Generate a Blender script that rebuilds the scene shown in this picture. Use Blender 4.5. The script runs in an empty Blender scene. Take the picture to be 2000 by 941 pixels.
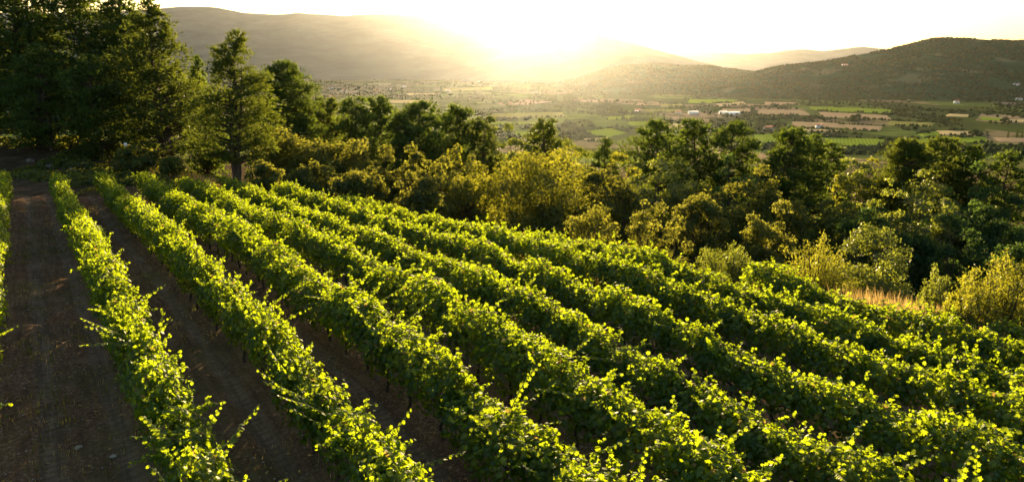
import bpy, math, random
import numpy as np
from mathutils import Vector, Matrix

SC = bpy.context.scene
COL = SC.collection
R = math.radians
rng = np.random.default_rng(7)
random.seed(7)

# ------------------------------------------------------------------ camera
CAMZ = 6.7
F, CX, CY, PITCH = 1428.0, 1000.0, 470.5, R(13.6)
cam = bpy.data.objects.new('camera', bpy.data.cameras.new('camera'))
COL.objects.link(cam)
cam.location = (0, 0, CAMZ)
cam.rotation_euler = (math.pi / 2 - PITCH, 0, 0)
cam.data.sensor_width = 36.0
cam.data.lens = 36.0 * F / 2000.0
cam.data.clip_start = 0.1
cam.data.clip_end = 60000
SC.camera = cam

# ------------------------------------------------------------------ sky, sun, exposure
SUN_EL, SUN_AZ = R(6.2), R(2.2)
world = bpy.data.worlds.new('World')
SC.world = world
world.use_nodes = True
wn, wl = world.node_tree.nodes, world.node_tree.links
bg = wn['Background']
sky = wn.new('ShaderNodeTexSky')
sky.sky_type = 'NISHITA'
sky.sun_disc = False
sky.sun_elevation = SUN_EL
sky.sun_rotation = SUN_AZ
sky.altitude = 300
sky.air_density = 1.0
sky.dust_density = 2.5
sky.ozone_density = 1.0
wl.new(sky.outputs['Color'], bg.inputs['Color'])
bg.inputs['Strength'].default_value = 0.065

sl = bpy.data.lights.new('sun', 'SUN')
sl.energy = 5.0
sl.angle = R(0.5)
sl.color = (1.0, 0.73, 0.38)
sun = bpy.data.objects.new('sun', sl)
COL.objects.link(sun)
sdir = Vector((math.sin(SUN_AZ) * math.cos(SUN_EL), math.cos(SUN_AZ) * math.cos(SUN_EL), math.sin(SUN_EL)))
sun.rotation_euler = sdir.to_track_quat('Z', 'Y').to_euler()
sun.location = (0, 0, 60)

SC.view_settings.view_transform = 'Standard'
SC.view_settings.look = 'None'
SC.view_settings.exposure = 2.4
SC.view_settings.gamma = 1.0
cy = SC.cycles
cy.use_denoising = True
cy.max_bounces = 8
cy.diffuse_bounces = 3
cy.glossy_bounces = 2
cy.transmission_bounces = 4
cy.volume_bounces = 0
cy.sample_clamp_indirect = 6.0

HAZE = (0.46e-5, 0.84)      # density, anisotropy

# ------------------------------------------------------------------ pixel helpers (photo pixels, 2000 x 941)
sp, cp = math.sin(PITCH), math.cos(PITCH)
def ray(px, py):
    a, b = (px - CX) / F, (CY - py) / F
    return np.array([a, cp + b * sp, -sp + b * cp])
def at(px, py, dist):
    """point seen at a pixel, DIST metres ahead on the ground plane"""
    r = ray(px, py)
    return r * (dist / r[1]) + np.array([0, 0, CAMZ])
def proj(x, y, z):
    z = z - CAMZ
    f = y * cp - z * sp
    u = y * sp + z * cp
    return CX + F * x / f, CY - F * u / f

# ------------------------------------------------------------------ terrain
ROW_AZ = R(33.6)
DX, DY = -math.sin(ROW_AZ), math.cos(ROW_AZ)        # along the rows
EX, EY = math.cos(ROW_AZ), math.sin(ROW_AZ)         # across the rows
VINE_H = 1.7
SPACING = 2.27
ROW_U = [-0.9 + SPACING * i for i in range(11)]
ROW_U[0] -= .6
FALL_U = ([-60, 4, 6, 8.2, 10.5, 12.7, 15, 17.3, 19.5, 21.8, 26, 40], [0, 0, .2, .5, .8, .92, 1.0, 1.15, 1.35, 1.6, 2.2, 5.0])
def sstep(a, b, x):
    t = np.clip((x - a) / (b - a), 0, 1)
    return t * t * (3 - 2 * t)
def plane(x, y):
    u, v = x * EX + y * EY, x * DX + y * DY
    rise = .42 * sstep(8, 16, v) * (1 - sstep(22, 40, v)) * sstep(-6, 0, u)
    return -0.028 * v - np.interp(u, *FALL_U) + rise
def rowend(u, ypix):
    vs = np.linspace(2, 60, 1200)
    x, y = u * EX + vs * DX, u * EY + vs * DY
    _, py = proj(x, y, plane(x, y) + VINE_H)
    return float(vs[np.argmin(np.abs(py - ypix))])
END_Y = [335, 337, 338, 340, 344, 350, 360, 372, 396, 520, 592]
ROW_END = [rowend(u, yy) for u, yy in zip(ROW_U, END_Y)]
# the edge of the level ground (x -> y), beyond which the slope drops away
EDGE = ([-300, -90, -60, -40, -30, -22, -16, -9, -3, 3, 9, 15, 25, 60, 300],
        [90, 84, 80, 72, 64, 56, 47, 38, 30, 26.5, 24, 20, 17, 14, 10])
DROP = ([-1e5, 0, 4, 9, 16, 25, 45, 75, 120, 270, 560, 900, 1100, 1e6],
        [0, 0, 0.8, 2.6, 5.2, 8.0, 11.5, 14.5, 22, 42, 74, 102, 112, 112])
FLOOR = -112.0
def hash2(ix, iy, s):
    h = np.sin(ix * 127.1 + iy * 311.7 + s * 74.7) * 43758.5453
    return h - np.floor(h)
def vnoise(x, y, s=0):
    ix, iy = np.floor(x), np.floor(y)
    fx, fy = x - ix, y - iy
    fx, fy = fx * fx * (3 - 2 * fx), fy * fy * (3 - 2 * fy)
    a, b = hash2(ix, iy, s), hash2(ix + 1, iy, s)
    c, d = hash2(ix, iy + 1, s), hash2(ix + 1, iy + 1, s)
    return (a + (b - a) * fx) * (1 - fy) + (c + (d - c) * fx) * fy
def fbm(x, y, s=0, o=4):
    t, amp, n = 0, 0.5, 0
    for k in range(o):
        t = t + amp * vnoise(x * 2 ** k, y * 2 ** k, s + k); n += amp; amp *= .5
    return t / n
def beyond(x, y):
    return y - np.interp(x, *EDGE)
def ground(x, y):
    x, y = np.asarray(x, float), np.asarray(y, float)
    d = beyond(x, y)
    near = plane(np.clip(x, -90, 40), np.clip(y, -40, 90))
    w = sstep(100, 700, d)
    z = near * (1 - w) - np.interp(d, *DROP)
    bank = 1.5 * sstep(58, 68, y + (x + 40) * .1) * sstep(-30, -40, x) * sstep(30, 5, d)
    z = z + bank + 5.5 * np.exp(-((x - 9) / 13) ** 2 - ((y - 49) / 9) ** 2)
    z = z + (fbm(x / 9, y / 9, 3) - .5) * 1.6 * sstep(2, 14, d) * (1 - sstep(300, 900, d))
    z = z + (fbm(x / 300, y / 300, 9) - .5) * 14 * sstep(250, 900, d) * sstep(2600, 1100, d) * 0.4
    return z
def invineyard(x, y):
    """1 inside the planted field"""
    u, v = x * EX + y * EY, x * DX + y * DY
    ve = np.interp(u, ROW_U, ROW_END)
    return sstep(2.0, 0.5, v - ve - .6) * sstep(ROW_U[-1] + 1.8, ROW_U[-1] + .8, u)

# ------------------------------------------------------------------ object helpers
def tag(o, label=None, cat=None, group=None, kind=None):
    if label: o['label'] = label
    if cat: o['category'] = cat
    if group: o['group'] = group
    if kind: o['kind'] = kind
    return o
def empty(name, loc=(0, 0, 0), rz=0):
    o = bpy.data.objects.new(name, None)
    o.empty_display_size = .3
    COL.objects.link(o)
    o.location = loc
    o.rotation_euler = (0, 0, rz)
    return o
def link(name, me, parent=None, loc=None):
    o = bpy.data.objects.new(name, me)
    COL.objects.link(o)
    if parent: o.parent = parent
    if loc is not None: o.location = loc
    return o
def mesh(name, V, Fs, mat, tint=None, smooth=False, attrs=None):
    """V (n,3); Fs an int array (m,k) or a list of such arrays"""
    if isinstance(Fs, np.ndarray): Fs = [Fs]
    me = bpy.data.meshes.new(name)
    V = np.ascontiguousarray(V, dtype=np.float32)
    me.vertices.add(len(V))
    me.vertices.foreach_set('co', V.ravel())
    idx = np.concatenate([f.ravel() for f in Fs]).astype(np.int32)
    ln = np.concatenate([np.full(len(f), f.shape[1], np.int32) for f in Fs])
    st = np.concatenate([[0], np.cumsum(ln)[:-1]]).astype(np.int32)
    me.loops.add(len(idx)); me.loops.foreach_set('vertex_index', idx)
    me.polygons.add(len(ln)); me.polygons.foreach_set('loop_start', st); me.polygons.foreach_set('loop_total', ln)
    if smooth: me.polygons.foreach_set('use_smooth', np.ones(len(ln), bool))
    if tint is not None:
        a = me.attributes.new('tint', 'FLOAT', 'POINT'); a.data.foreach_set('value', np.ascontiguousarray(tint, np.float32))
    for k, v in (attrs or {}).items():
        a = me.attributes.new(k, 'FLOAT_COLOR', 'POINT'); a.data.foreach_set('color', np.ascontiguousarray(v, np.float32).ravel())
    me.materials.append(mat)
    me.update(calc_edges=True)
    return me
class Geo:
    """collects vertices and faces for one mesh"""
    def __init__(self): self.V, self.F3, self.F4, self.T, self.n = [], [], [], [], 0
    def add(self, V, F, tint=None):
        V = np.asarray(V, float)
        F = np.asarray(F, int) + self.n
        (self.F3 if F.shape[1] == 3 else self.F4).append(F)
        self.V.append(V); self.n += len(V)
        self.T.append(np.full(len(V), .5) if tint is None else tint)
    def build(self, name, mat, smooth=False):
        Fs = [np.concatenate(f) for f in (self.F3, self.F4) if f]
        return mesh(name, np.concatenate(self.V), Fs, mat, np.concatenate(self.T), smooth)
    def tube(self, pts, rad, k=7, cap=True):
        pts = np.asarray(pts, float); n = len(pts)
        rad = np.broadcast_to(rad, (n,))
        tan = np.gradient(pts, axis=0); tan /= np.linalg.norm(tan, axis=1)[:, None] + 1e-9
        ref = np.array([1, 0, 0]) if abs(tan[0, 0]) < .8 else np.array([0, 1, 0])
        a = np.cross(tan, ref); a /= np.linalg.norm(a, axis=1)[:, None] + 1e-9
        b = np.cross(tan, a)
        th = np.linspace(0, 2 * math.pi, k, endpoint=False)
        V = (pts[:, None] + rad[:, None, None] * (np.cos(th)[None, :, None] * a[:, None] + np.sin(th)[None, :, None] * b[:, None])).reshape(-1, 3)
        i, j = np.meshgrid(np.arange(n - 1), np.arange(k), indexing='ij')
        j2 = (j + 1) % k
        Fq = np.stack([i * k + j, i * k + j2, (i + 1) * k + j2, (i + 1) * k + j], -1).reshape(-1, 4)
        self.add(V, Fq)
        if cap:
            top = np.vstack([V[-k:], pts[-1:]])
            self.add(top, [[q, (q + 1) % k, k] for q in range(k)])
    def box(self, lo, hi, M=None):
        (a, b, c), (d, e, f) = lo, hi
        V = np.array([[a, b, c], [d, b, c], [d, e, c], [a, e, c], [a, b, f], [d, b, f], [d, e, f], [a, e, f]], float)
        self.add(V, [[0, 3, 2, 1], [4, 5, 6, 7], [0, 1, 5, 4], [1, 2, 6, 5], [2, 3, 7, 6], [3, 0, 4, 7]])
def unit(v): return v / (np.linalg.norm(v, axis=-1, keepdims=True) + 1e-9)
def rnd_unit(n): return unit(rng.normal(size=(n, 3)))
def frames(N):
    """random tangent frames for normals N"""
    t = unit(np.cross(N, rnd_unit(len(N))))
    return t, np.cross(N, t)
def rhombi(P, N, size, aspect=.6, down=None):
    """one folded leaf (a quad) per point"""
    t, b = frames(N)
    if down is not None: t = unit(t + down)
    b = unit(np.cross(N, t)); s = size[:, None]
    V = np.stack([P - t * s * .5, P + b * s * .5 * aspect + N * s * .12, P + t * s * .5, P - b * s * .5 * aspect + N * s * .12], 1).reshape(-1, 3)
    Fq = np.arange(len(P) * 4).reshape(-1, 4)
    return V, Fq
def tufts(P, D, size, k=5, width=.10, spread=.8):
    """k needle blades (triangles) radiating from each point around direction D"""
    n = len(P)
    D = np.repeat(D, k, 0); P = np.repeat(P, k, 0); s = np.repeat(size, k)[:, None]
    d = unit(D + rnd_unit(n * k) * spread)
    w = unit(np.cross(d, rnd_unit(n * k)))
    V = np.stack([P - w * s * width, P + w * s * width, P + d * s], 1).reshape(-1, 3)
    return V, np.arange(n * k * 3).reshape(-1, 3)

# ------------------------------------------------------------------ materials
def newmat(name):
    m = bpy.data.materials.new(name); m.use_nodes = True
    nt = m.node_tree; nt.nodes.clear()
    out = nt.nodes.new('ShaderNodeOutputMaterial')
    return m, nt, nt.nodes, nt.links, out
def noise(nt, scale, detail=4, vec=None, rough=.6):
    n = nt.nodes.new('ShaderNodeTexNoise'); n.inputs['Scale'].default_value = scale
    n.inputs['Detail'].default_value = detail; n.inputs['Roughness'].default_value = rough
    if vec is not None: nt.links.new(vec, n.inputs['Vector'])
    return n
def ramp(nt, fac, stops):
    r = nt.nodes.new('ShaderNodeValToRGB')
    e = r.color_ramp.elements
    while len(e) < len(stops): e.new(.5)
    for q, (p, c) in zip(e, stops): q.position = p; q.color = (*c, 1)
    nt.links.new(fac, r.inputs['Fac'])
    return r
def mixc(nt, fac, a, b, mode='MIX'):
    m = nt.nodes.new('ShaderNodeMix'); m.data_type = 'RGBA'; m.blend_type = mode
    for sock, v in ((m.inputs[0], fac), (m.inputs[6], a), (m.inputs[7], b)):
        if hasattr(v, 'is_output'): nt.links.new(v, sock)
        elif isinstance(v, (int, float)): sock.default_value = v
        else: sock.default_value = (*v, 1)
    return m.outputs[2]
def leaf_mat(name, dark, light, trans, tfac=.5, gloss=.06, rough=.45, old=None):
    """two-sided leaf: reflects its own colour, lets yellower light through"""
    m, nt, N, L, out = newmat(name)
    at_ = N.new('ShaderNodeAttribute'); at_.attribute_name = 'tint'
    oi = N.new('ShaderNodeObjectInfo')
    add = N.new('ShaderNodeMath'); add.operation = 'MULTIPLY_ADD'
    L.new(oi.outputs['Random'], add.inputs[0]); add.inputs[1].default_value = .3; L.new(at_.outputs['Fac'], add.inputs[2])
    sub = N.new('ShaderNodeMath'); sub.operation = 'SUBTRACT'; sub.use_clamp = True
    L.new(add.outputs[0], sub.inputs[0]); sub.inputs[1].default_value = .15
    c = mixc(nt, sub.outputs[0], dark, light)
    t = mixc(nt, sub.outputs[0], tuple(q * .7 for q in trans), tuple(min(q * 1.25, .95) for q in trans))
    if old:                                                    # a few leaves past their best
        o_ = ramp(nt, at_.outputs['Fac'], [(.93, (0, 0, 0)), (.97, (1, 1, 1))])
        c = mixc(nt, o_.outputs['Color'], c, old); t = mixc(nt, o_.outputs['Color'], t, tuple(q * 1.8 for q in old))
    df = N.new('ShaderNodeBsdfDiffuse'); L.new(c, df.inputs['Color'])
    tr = N.new('ShaderNodeBsdfTranslucent'); L.new(t, tr.inputs['Color'])
    mx = N.new('ShaderNodeMixShader'); mx.inputs[0].default_value = tfac
    L.new(df.outputs[0], mx.inputs[1]); L.new(tr.outputs[0], mx.inputs[2])
    gl = N.new('ShaderNodeBsdfGlossy'); gl.inputs['Roughness'].default_value = rough; gl.inputs['Color'].default_value = (.9, .9, .8, 1)
    m2 = N.new('ShaderNodeMixShader'); m2.inputs[0].default_value = gloss
    L.new(mx.outputs[0], m2.inputs[1]); L.new(gl.outputs[0], m2.inputs[2])
    L.new(m2.outputs[0], out.inputs['Surface'])
    return m
def rough_mat(name, stops, scale, rough=.9, bump=.3, bscale=None, detail=5, obj=True, stretch=None):
    m, nt, N, L, out = newmat(name)
    tc = N.new('ShaderNodeTexCoord'); v = tc.outputs['Object' if obj else 'Generated']
    if stretch:
        mp = N.new('ShaderNodeMapping'); mp.inputs['Scale'].default_value = stretch; L.new(v, mp.inputs['Vector']); v = mp.outputs[0]
    n = noise(nt, scale, detail, v)
    r = ramp(nt, n.outputs['Fac'], stops)
    b = N.new('ShaderNodeBsdfPrincipled'); b.inputs['Roughness'].default_value = rough
    b.inputs['Specular IOR Level'].default_value = .2
    L.new(r.outputs['Color'], b.inputs['Base Color'])
    if bump:
        n2 = noise(nt, bscale or scale * 3, 4, v)
        bp = N.new('ShaderNodeBump'); bp.inputs['Strength'].default_value = bump; bp.inputs['Distance'].default_value = .05
        L.new(n2.outputs['Fac'], bp.inputs['Height']); L.new(bp.outputs[0], b.inputs['Normal'])
    L.new(b.outputs[0], out.inputs['Surface'])
    return m
M = {}
M['vine'] = leaf_mat('vine_leaf', (.012, .056, .005), (.040, .112, .009), (.32, .41, .007), .56, .03, .5, (.20, .14, .03))
M['pine'] = leaf_mat('pine_needle', (.014, .044, .010), (.048, .090, .016), (.16, .22, .02), .38, .02)
M['pine_sunlit'] = leaf_mat('pine_needle_sunlit', (.018, .048, .009), (.056, .090, .014), (.18, .22, .02), .38, .02)  # pine needles again, yellowed so the colour carries the golden sunlight
M['oak'] = leaf_mat('oak_leaf', (.018, .042, .010), (.052, .082, .016), (.30, .30, .03), .42, .02, .55)
M['broad'] = leaf_mat('broad_leaf', (.030, .060, .012), (.080, .110, .020), (.26, .30, .025), .45, .05)
M['shade_leaf'] = leaf_mat('shaded_leaf', (.010, .034, .012), (.030, .066, .018), (.12, .20, .03), .35, .015, .6)  # leaf green darkened, the shade of the ravine put into the colour
M['yellow'] = leaf_mat('yellow_leaf', (.022, .056, .008), (.070, .105, .012), (.32, .32, .02), .45, .03)
M['bark'] = rough_mat('bark', [(.3, (.035, .025, .018)), (.7, (.12, .085, .06))], 9, bump=.6, stretch=(1, 1, .25))
M['vine_bark'] = rough_mat('vine_bark', [(.3, (.03, .022, .016)), (.7, (.10, .075, .055))], 22, bump=.6, stretch=(1, 1, .2))
M['cane'] = rough_mat('green_cane', [(.3, (.10, .12, .03)), (.7, (.20, .16, .06))], 12, bump=0)
M['wood'] = rough_mat('weathered_wood', [(.3, (.09, .075, .06)), (.7, (.22, .19, .16))], 14, bump=.4, stretch=(1, 1, .12))
M['bank_rock'] = rough_mat('bank_rock', [(.3, (.06, .05, .042)), (.7, (.15, .125, .105))], 3, bump=.6)
M['stone'] = rough_mat('limestone', [(.3, (.22, .20, .18)), (.7, (.42, .39, .35))], 3, bump=.5)
M['drygrass'] = leaf_mat('dry_grass', (.26, .17, .05), (.46, .33, .12), (.55, .38, .12), .45, .03)
M['greengrass'] = leaf_mat('green_grass', (.05, .07, .015), (.11, .12, .03), (.24, .24, .04), .4, .03)
# ------------------------------------------------------------------ ground sheet
def hit(px, py, far=9000):
    """where the ray through a pixel meets the ground"""
    r = ray(px, py); t = np.concatenate([np.arange(4, 200, .25), np.geomspace(200, far, 2500)])
    p = r[None] * t[:, None]; dz = p[:, 2] + CAMZ - ground(p[:, 0], p[:, 1])
    k = np.argmax(dz < 0) if (dz < 0).any() else len(t) - 1
    return p[k, 0], p[k, 1], float(ground(p[k, 0], p[k, 1]))
def spaced(lo, hi, step, far0, far1):
    m = np.arange(lo, hi, step)
    def grow(limit):
        out, q, s = [], 0, step
        while q < limit: s *= 1.07; q += s; out.append(q)
        return np.array(out)
    return np.concatenate([lo - grow(lo - far0)[::-1], m, m[-1] + grow(far1 - m[-1])])
def lane(x, y):
    u = x * EX + y * EY
    k = (u - ROW_U[1]) / SPACING
    return (k - np.floor(k)) * SPACING            # 0 at a row, SPACING / 2 in the middle of the lane
def ground_fine(x, y):
    z = ground(x, y)
    q = np.abs(lane(x, y) - SPACING / 2)          # distance from the lane's middle
    iv = invineyard(x, y)
    ripple = .5 + .5 * np.sin((x * DX + y * DY) * 21)
    z = z + iv * (-.08 * np.exp(-((q - .55) / .17) ** 2) * (.75 + .25 * ripple) + .07 * np.exp(-((q - SPACING / 2) / .3) ** 2) + .012 * np.cos(q * 9))
    near = sstep(120, 60, np.hypot(x, y))
    z = z + near * ((fbm(x * 2.6, y * 2.6, 21) - .5) * .15 + (fbm(x * .5, y * .5, 5) - .5) * .18 * (1 - iv * .6))
    return z
gx = spaced(-34, 14, .2, -17000, 17000)
gy = spaced(3, 52, .2, -400, 16500)
X, Y = np.meshgrid(gx, gy)
Z = ground_fine(X, Y)
nx, ny = len(gx), len(gy)
i, j = np.meshgrid(np.arange(ny - 1), np.arange(nx - 1), indexing='ij')
q = (i * nx + j).ravel()
GF = np.stack([q, q + 1, q + nx + 1, q + nx], 1)
d = beyond(X, Y)
iv = invineyard(X, Y) * (Y < 60)
valley = sstep(350, 800, d)
bank_z = (1 - iv) * sstep(-23, -27, X) * sstep(38, 43, Y + .2 * (X + 30)) * (Y < 90) * (X > -120) * .85
litter = np.maximum(np.maximum(sstep(3, 9, d) * sstep(-20, -14, X), sstep(-33, -42, X - (Y - 60) * .2)), bank_z) * (1 - valley)
dry = np.clip(1 - iv - valley - litter, 0, 1)
zone = np.stack([iv, dry, litter, valley], -1).reshape(-1, 4)
m, nt, N, L, out = newmat('ground_soil')
tc = N.new('ShaderNodeTexCoord'); P_ = tc.outputs['Object']
za = N.new('ShaderNodeAttribute'); za.attribute_name = 'zone'
sep = N.new('ShaderNodeSeparateColor'); L.new(za.outputs['Color'], sep.inputs[0])
n1 = noise(nt, .9, 6, P_, .7); n2 = noise(nt, 14, 5, P_, .7); n3 = noise(nt, .22, 3, P_)
soil = ramp(nt, n1.outputs['Fac'], [(.3, (.065, .042, .027)), (.5, (.145, .096, .062)), (.7, (.25, .18, .122))])
soil2 = mixc(nt, .55, soil.outputs['Color'], ramp(nt, n2.outputs['Fac'], [(.35, (.055, .032, .018)), (.55, (.18, .112, .064)), (.68, (.42, .32, .22))]).outputs['Color'])
# worn wheel tracks and a faint green strip along each lane
def dotv(vx, vy, s):
    v = N.new('ShaderNodeVectorMath'); v.operation = 'DOT_PRODUCT'; v.inputs[1].default_value = (vx * s, vy * s, 0); L.new(P_, v.inputs[0]); return v.outputs['Value']
def mth(op, a, b=None):
    q = N.new('ShaderNodeMath'); q.operation = op
    for sck, v in zip(q.inputs, (a, b)):
        if v is None: continue
        if hasattr(v, 'is_output'): L.new(v, sck)
        else: sck.default_value = v
    return q.outputs[0]
uu = mth('FRACT', mth('SUBTRACT', dotv(EX, EY, 1 / SPACING), ROW_U[1] / SPACING - 20))
ld = mth('MULTIPLY', mth('ABSOLUTE', mth('SUBTRACT', uu, .5)), SPACING)
track = ramp(nt, ld, [(.30, (0, 0, 0)), (.50, (1, 1, 1)), (.62, (1, 1, 1)), (.80, (0, 0, 0))])
tk = mth('MULTIPLY', track.outputs['Color'], n1.outputs['Fac'])
soil3 = mixc(nt, tk, soil2, (.24, .19, .14))
weed = ramp(nt, n3.outputs['Fac'], [(.48, (0, 0, 0)), (.62, (1, 1, 1))])
wm = mth('MULTIPLY', weed.outputs['Color'], ramp(nt, n2.outputs['Fac'], [(.42, (0, 0, 0)), (.56, (1, 1, 1))]).outputs['Color'])
# streaks dragged along the lane by tyres and harrow, and bars pressed by tyre treads
mps = N.new('ShaderNodeMapping'); mps.inputs['Rotation'].default_value = (0, 0, -(math.pi / 2 + ROW_AZ)); mps.vector_type = 'POINT'; L.new(P_, mps.inputs['Vector'])
mps2 = N.new('ShaderNodeMapping'); mps2.inputs['Scale'].default_value = (.5, 7, 1); L.new(mps.outputs[0], mps2.inputs['Vector'])
ns = noise(nt, 1.0, 5, mps2.outputs[0], .65)
soil3 = mixc(nt, ramp(nt, ns.outputs['Fac'], [(.36, (.55, .55, .55)), (.56, (0, 0, 0))]).outputs['Color'], soil3, (.055, .038, .027))
wv = N.new('ShaderNodeTexWave'); wv.bands_direction = 'X'; wv.inputs['Scale'].default_value = 1.5; wv.inputs['Distortion'].default_value = 2.0; wv.inputs['Detail'].default_value = 3; L.new(mps.outputs[0], wv.inputs['Vector'])
bar = mth('MULTIPLY', ramp(nt, wv.outputs['Fac'], [(.45, (0, 0, 0)), (.7, (1, 1, 1))]).outputs['Color'], mth('MULTIPLY', track.outputs['Color'], .35))
soil3 = mixc(nt, bar, soil3, (.06, .045, .034))
soil4 = mixc(nt, mth('MULTIPLY', wm, .6), soil3, (.075, .085, .03))
dryc = ramp(nt, n1.outputs['Fac'], [(.3, (.13, .085, .04)), (.5, (.26, .18, .085)), (.7, (.40, .29, .15))])
dryc2 = mixc(nt, wm, dryc.outputs['Color'], (.09, .09, .03))
lit = ramp(nt, n1.outputs['Fac'], [(.3, (.025, .020, .012)), (.55, (.07, .05, .03)), (.75, (.12, .085, .05))])
vor = N.new('ShaderNodeTexVoronoi'); vor.inputs['Scale'].default_value = .0062; vor.inputs['Randomness'].default_value = .85
mp = N.new('ShaderNodeMapping'); mp.inputs['Scale'].default_value = (1, .55, 1); mp.inputs['Rotation'].default_value = (0, 0, .35); L.new(P_, mp.inputs['Vector'])
L.new(mp.outputs[0], vor.inputs['Vector'])
vs = N.new('ShaderNodeSeparateColor'); L.new(vor.outputs['Color'], vs.inputs[0])
vc = ramp(nt, vs.outputs[0], [(0, (.05, .07, .02)), (.2, (.09, .13, .03)), (.4, (.17, .14, .08)), (.55, (.10, .14, .03)), (.72, (.24, .18, .12)), (.85, (.07, .09, .03)), (1, (.32, .26, .16))])
vc.color_ramp.interpolation = 'CONSTANT'
nv = noise(nt, .012, 6, P_, .7)
vall = mixc(nt, ramp(nt, nv.outputs['Fac'], [(.46, (0, 0, 0)), (.60, (1, 1, 1))]).outputs['Color'], vc.outputs['Color'], (.045, .06, .02))
c = mixc(nt, sep.outputs[1], soil4, dryc2)
c = mixc(nt, sep.outputs[2], c, lit.outputs['Color'])
c = mixc(nt, za.outputs['Alpha'], c, vall)
b = N.new('ShaderNodeBsdfDiffuse')
L.new(c, b.inputs['Color'])
bp = N.new('ShaderNodeBump'); bp.inputs['Strength'].default_value = .8; bp.inputs['Distance'].default_value = .04
L.new(n2.outputs['Fac'], bp.inputs['Height']); L.new(bp.outputs[0], b.inputs['Normal'])
L.new(b.outputs[0], out.inputs['Surface'])
tag(link('ground', mesh('ground', np.stack([X, Y, Z], -1).reshape(-1, 3), GF, m, smooth=True, attrs={'zone': zone})), kind='structure')

# ------------------------------------------------------------------ hills round the valley
def hill_mat(name, stops, scale, patches=None):
    m, nt, N, L, out = newmat(name)
    tc = N.new('ShaderNodeTexCoord'); v = tc.outputs['Object']
    n = noise(nt, scale, 8, v, .7); r = ramp(nt, n.outputs['Fac'], stops)
    col = r.outputs['Color']
    if patches:
        n2 = noise(nt, scale * .35, 3, v)
        col = mixc(nt, ramp(nt, n2.outputs['Fac'], [(.58, (0, 0, 0)), (.66, (1, 1, 1))]).outputs['Color'], col, patches)
    b = N.new('ShaderNodeBsdfDiffuse')
    L.new(col, b.inputs['Color']); L.new(b.outputs[0], out.inputs['Surface'])
    return m
def hill(name, ridge, d0, d1, mat, rough=0, power=1.3, step=4, rows=40, wob=0, gully=0):
    px = np.arange(ridge[0][0], ridge[-1][0] + step, step, dtype=float)
    py = np.interp(px, [q[0] for q in ridge], [q[1] for q in ridge])
    k = np.hanning(9); k /= k.sum(); pyp = np.convolve(np.pad(py, 4, 'edge'), k, 'valid')
    py = pyp + (fbm(px / 23, px * 0, 31) - .5) * rough
    az = (px - CX) / F
    D1 = d1 * (1 + wob * (fbm(px / 260, px * 0, 77) - .5))
    zr = (125.5 - py) / F * D1 * 1.0 + CAMZ
    t = np.concatenate([np.linspace(0, 1, rows), 1 + np.linspace(.08, 1, 8)])
    T, A = np.meshgrid(t, np.arange(len(px)), indexing='ij')
    Dm = d0 + (D1[A] - d0) * T
    s = np.where(T <= 1, T, 2 - T)
    p = s ** power
    z = FLOOR - 12 + (zr[A] - FLOOR + 12) * p
    x, y = az[A] * Dm, Dm
    if gully:
        g = fbm(x / (gully * 6), y / (gully * 9), 41, 5) - .5
        z = z + g * gully * np.sin(np.clip(s, 0, 1) * math.pi) * 2
    n = len(px); i, j = np.meshgrid(np.arange(len(t) - 1), np.arange(n - 1), indexing='ij'); q = (i * n + j).ravel()
    Fq = np.stack([q, q + 1, q + n + 1, q + n], 1)
    V = np.stack([x, y, z], -1)
    tag(link(name, mesh(name, V.reshape(-1, 3), Fq, mat, smooth=True)), kind='structure')
    return V[:rows]
HM = hill_mat('far_hill', [(.3, (.08, .085, .075)), (.6, (.12, .125, .11)), (.8, (.18, .18, .16))], .0025)
HM2 = hill_mat('wooded_hill', [(.3, (.018, .045, .018)), (.55, (.035, .075, .026)), (.8, (.065, .10, .04))], .012, (.10, .12, .055))
hill('mountain_plateau', [(-900, 60), (-300, 34), (200, 34), (320, 27), (380, 22), (440, 22), (500, 33), (560, 36), (600, 33), (680, 38), (740, 35), (830, 38), (980, 38), (1030, 58), (1100, 92), (1180, 130), (1260, 150)], 5600, 9500, HM, 1.5, 1.15, wob=.1, gully=60)
hill('peak_hill', [(880, 150), (960, 112), (1040, 80), (1090, 80), (1125, 74), (1150, 67), (1172, 70), (1195, 79), (1240, 90), (1300, 106), (1340, 117), (1380, 127), (1450, 140), (1560, 155)], 4600, 6500, HM, 2, 1.4, gully=35)
hill('distant_range', [(1150, 125), (1280, 107), (1330, 106), (1390, 104), (1440, 107), (1490, 105), (1515, 101), (1550, 98), (1590, 102), (1640, 96), (1665, 94), (1710, 99), (1800, 104), (2000, 108), (2400, 100), (2900, 120)], 9500, 14000, HM, 1, 1.2, gully=60)
mid = hill('wooded_ridge', [(1040, 168), (1130, 152), (1160, 140), (1200, 130), (1260, 125), (1310, 127), (1370, 129), (1430, 137), (1480, 143), (1540, 152), (1700, 170)], 2800, 4300, HM2, 2, 1.1, gully=34)
big = hill('wooded_hill', [(1300, 186), (1380, 164), (1440, 147), (1500, 131), (1530, 127), (1560, 124), (1600, 120), (1640, 112), (1700, 101), (1740, 93), (1790, 80), (1830, 78), (1880, 81), (1950, 84), (2000, 81), (2100, 88), (2400, 105), (2900, 140)], 2450, 3600, HM2, 2, 1.1, gully=34)

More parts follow.
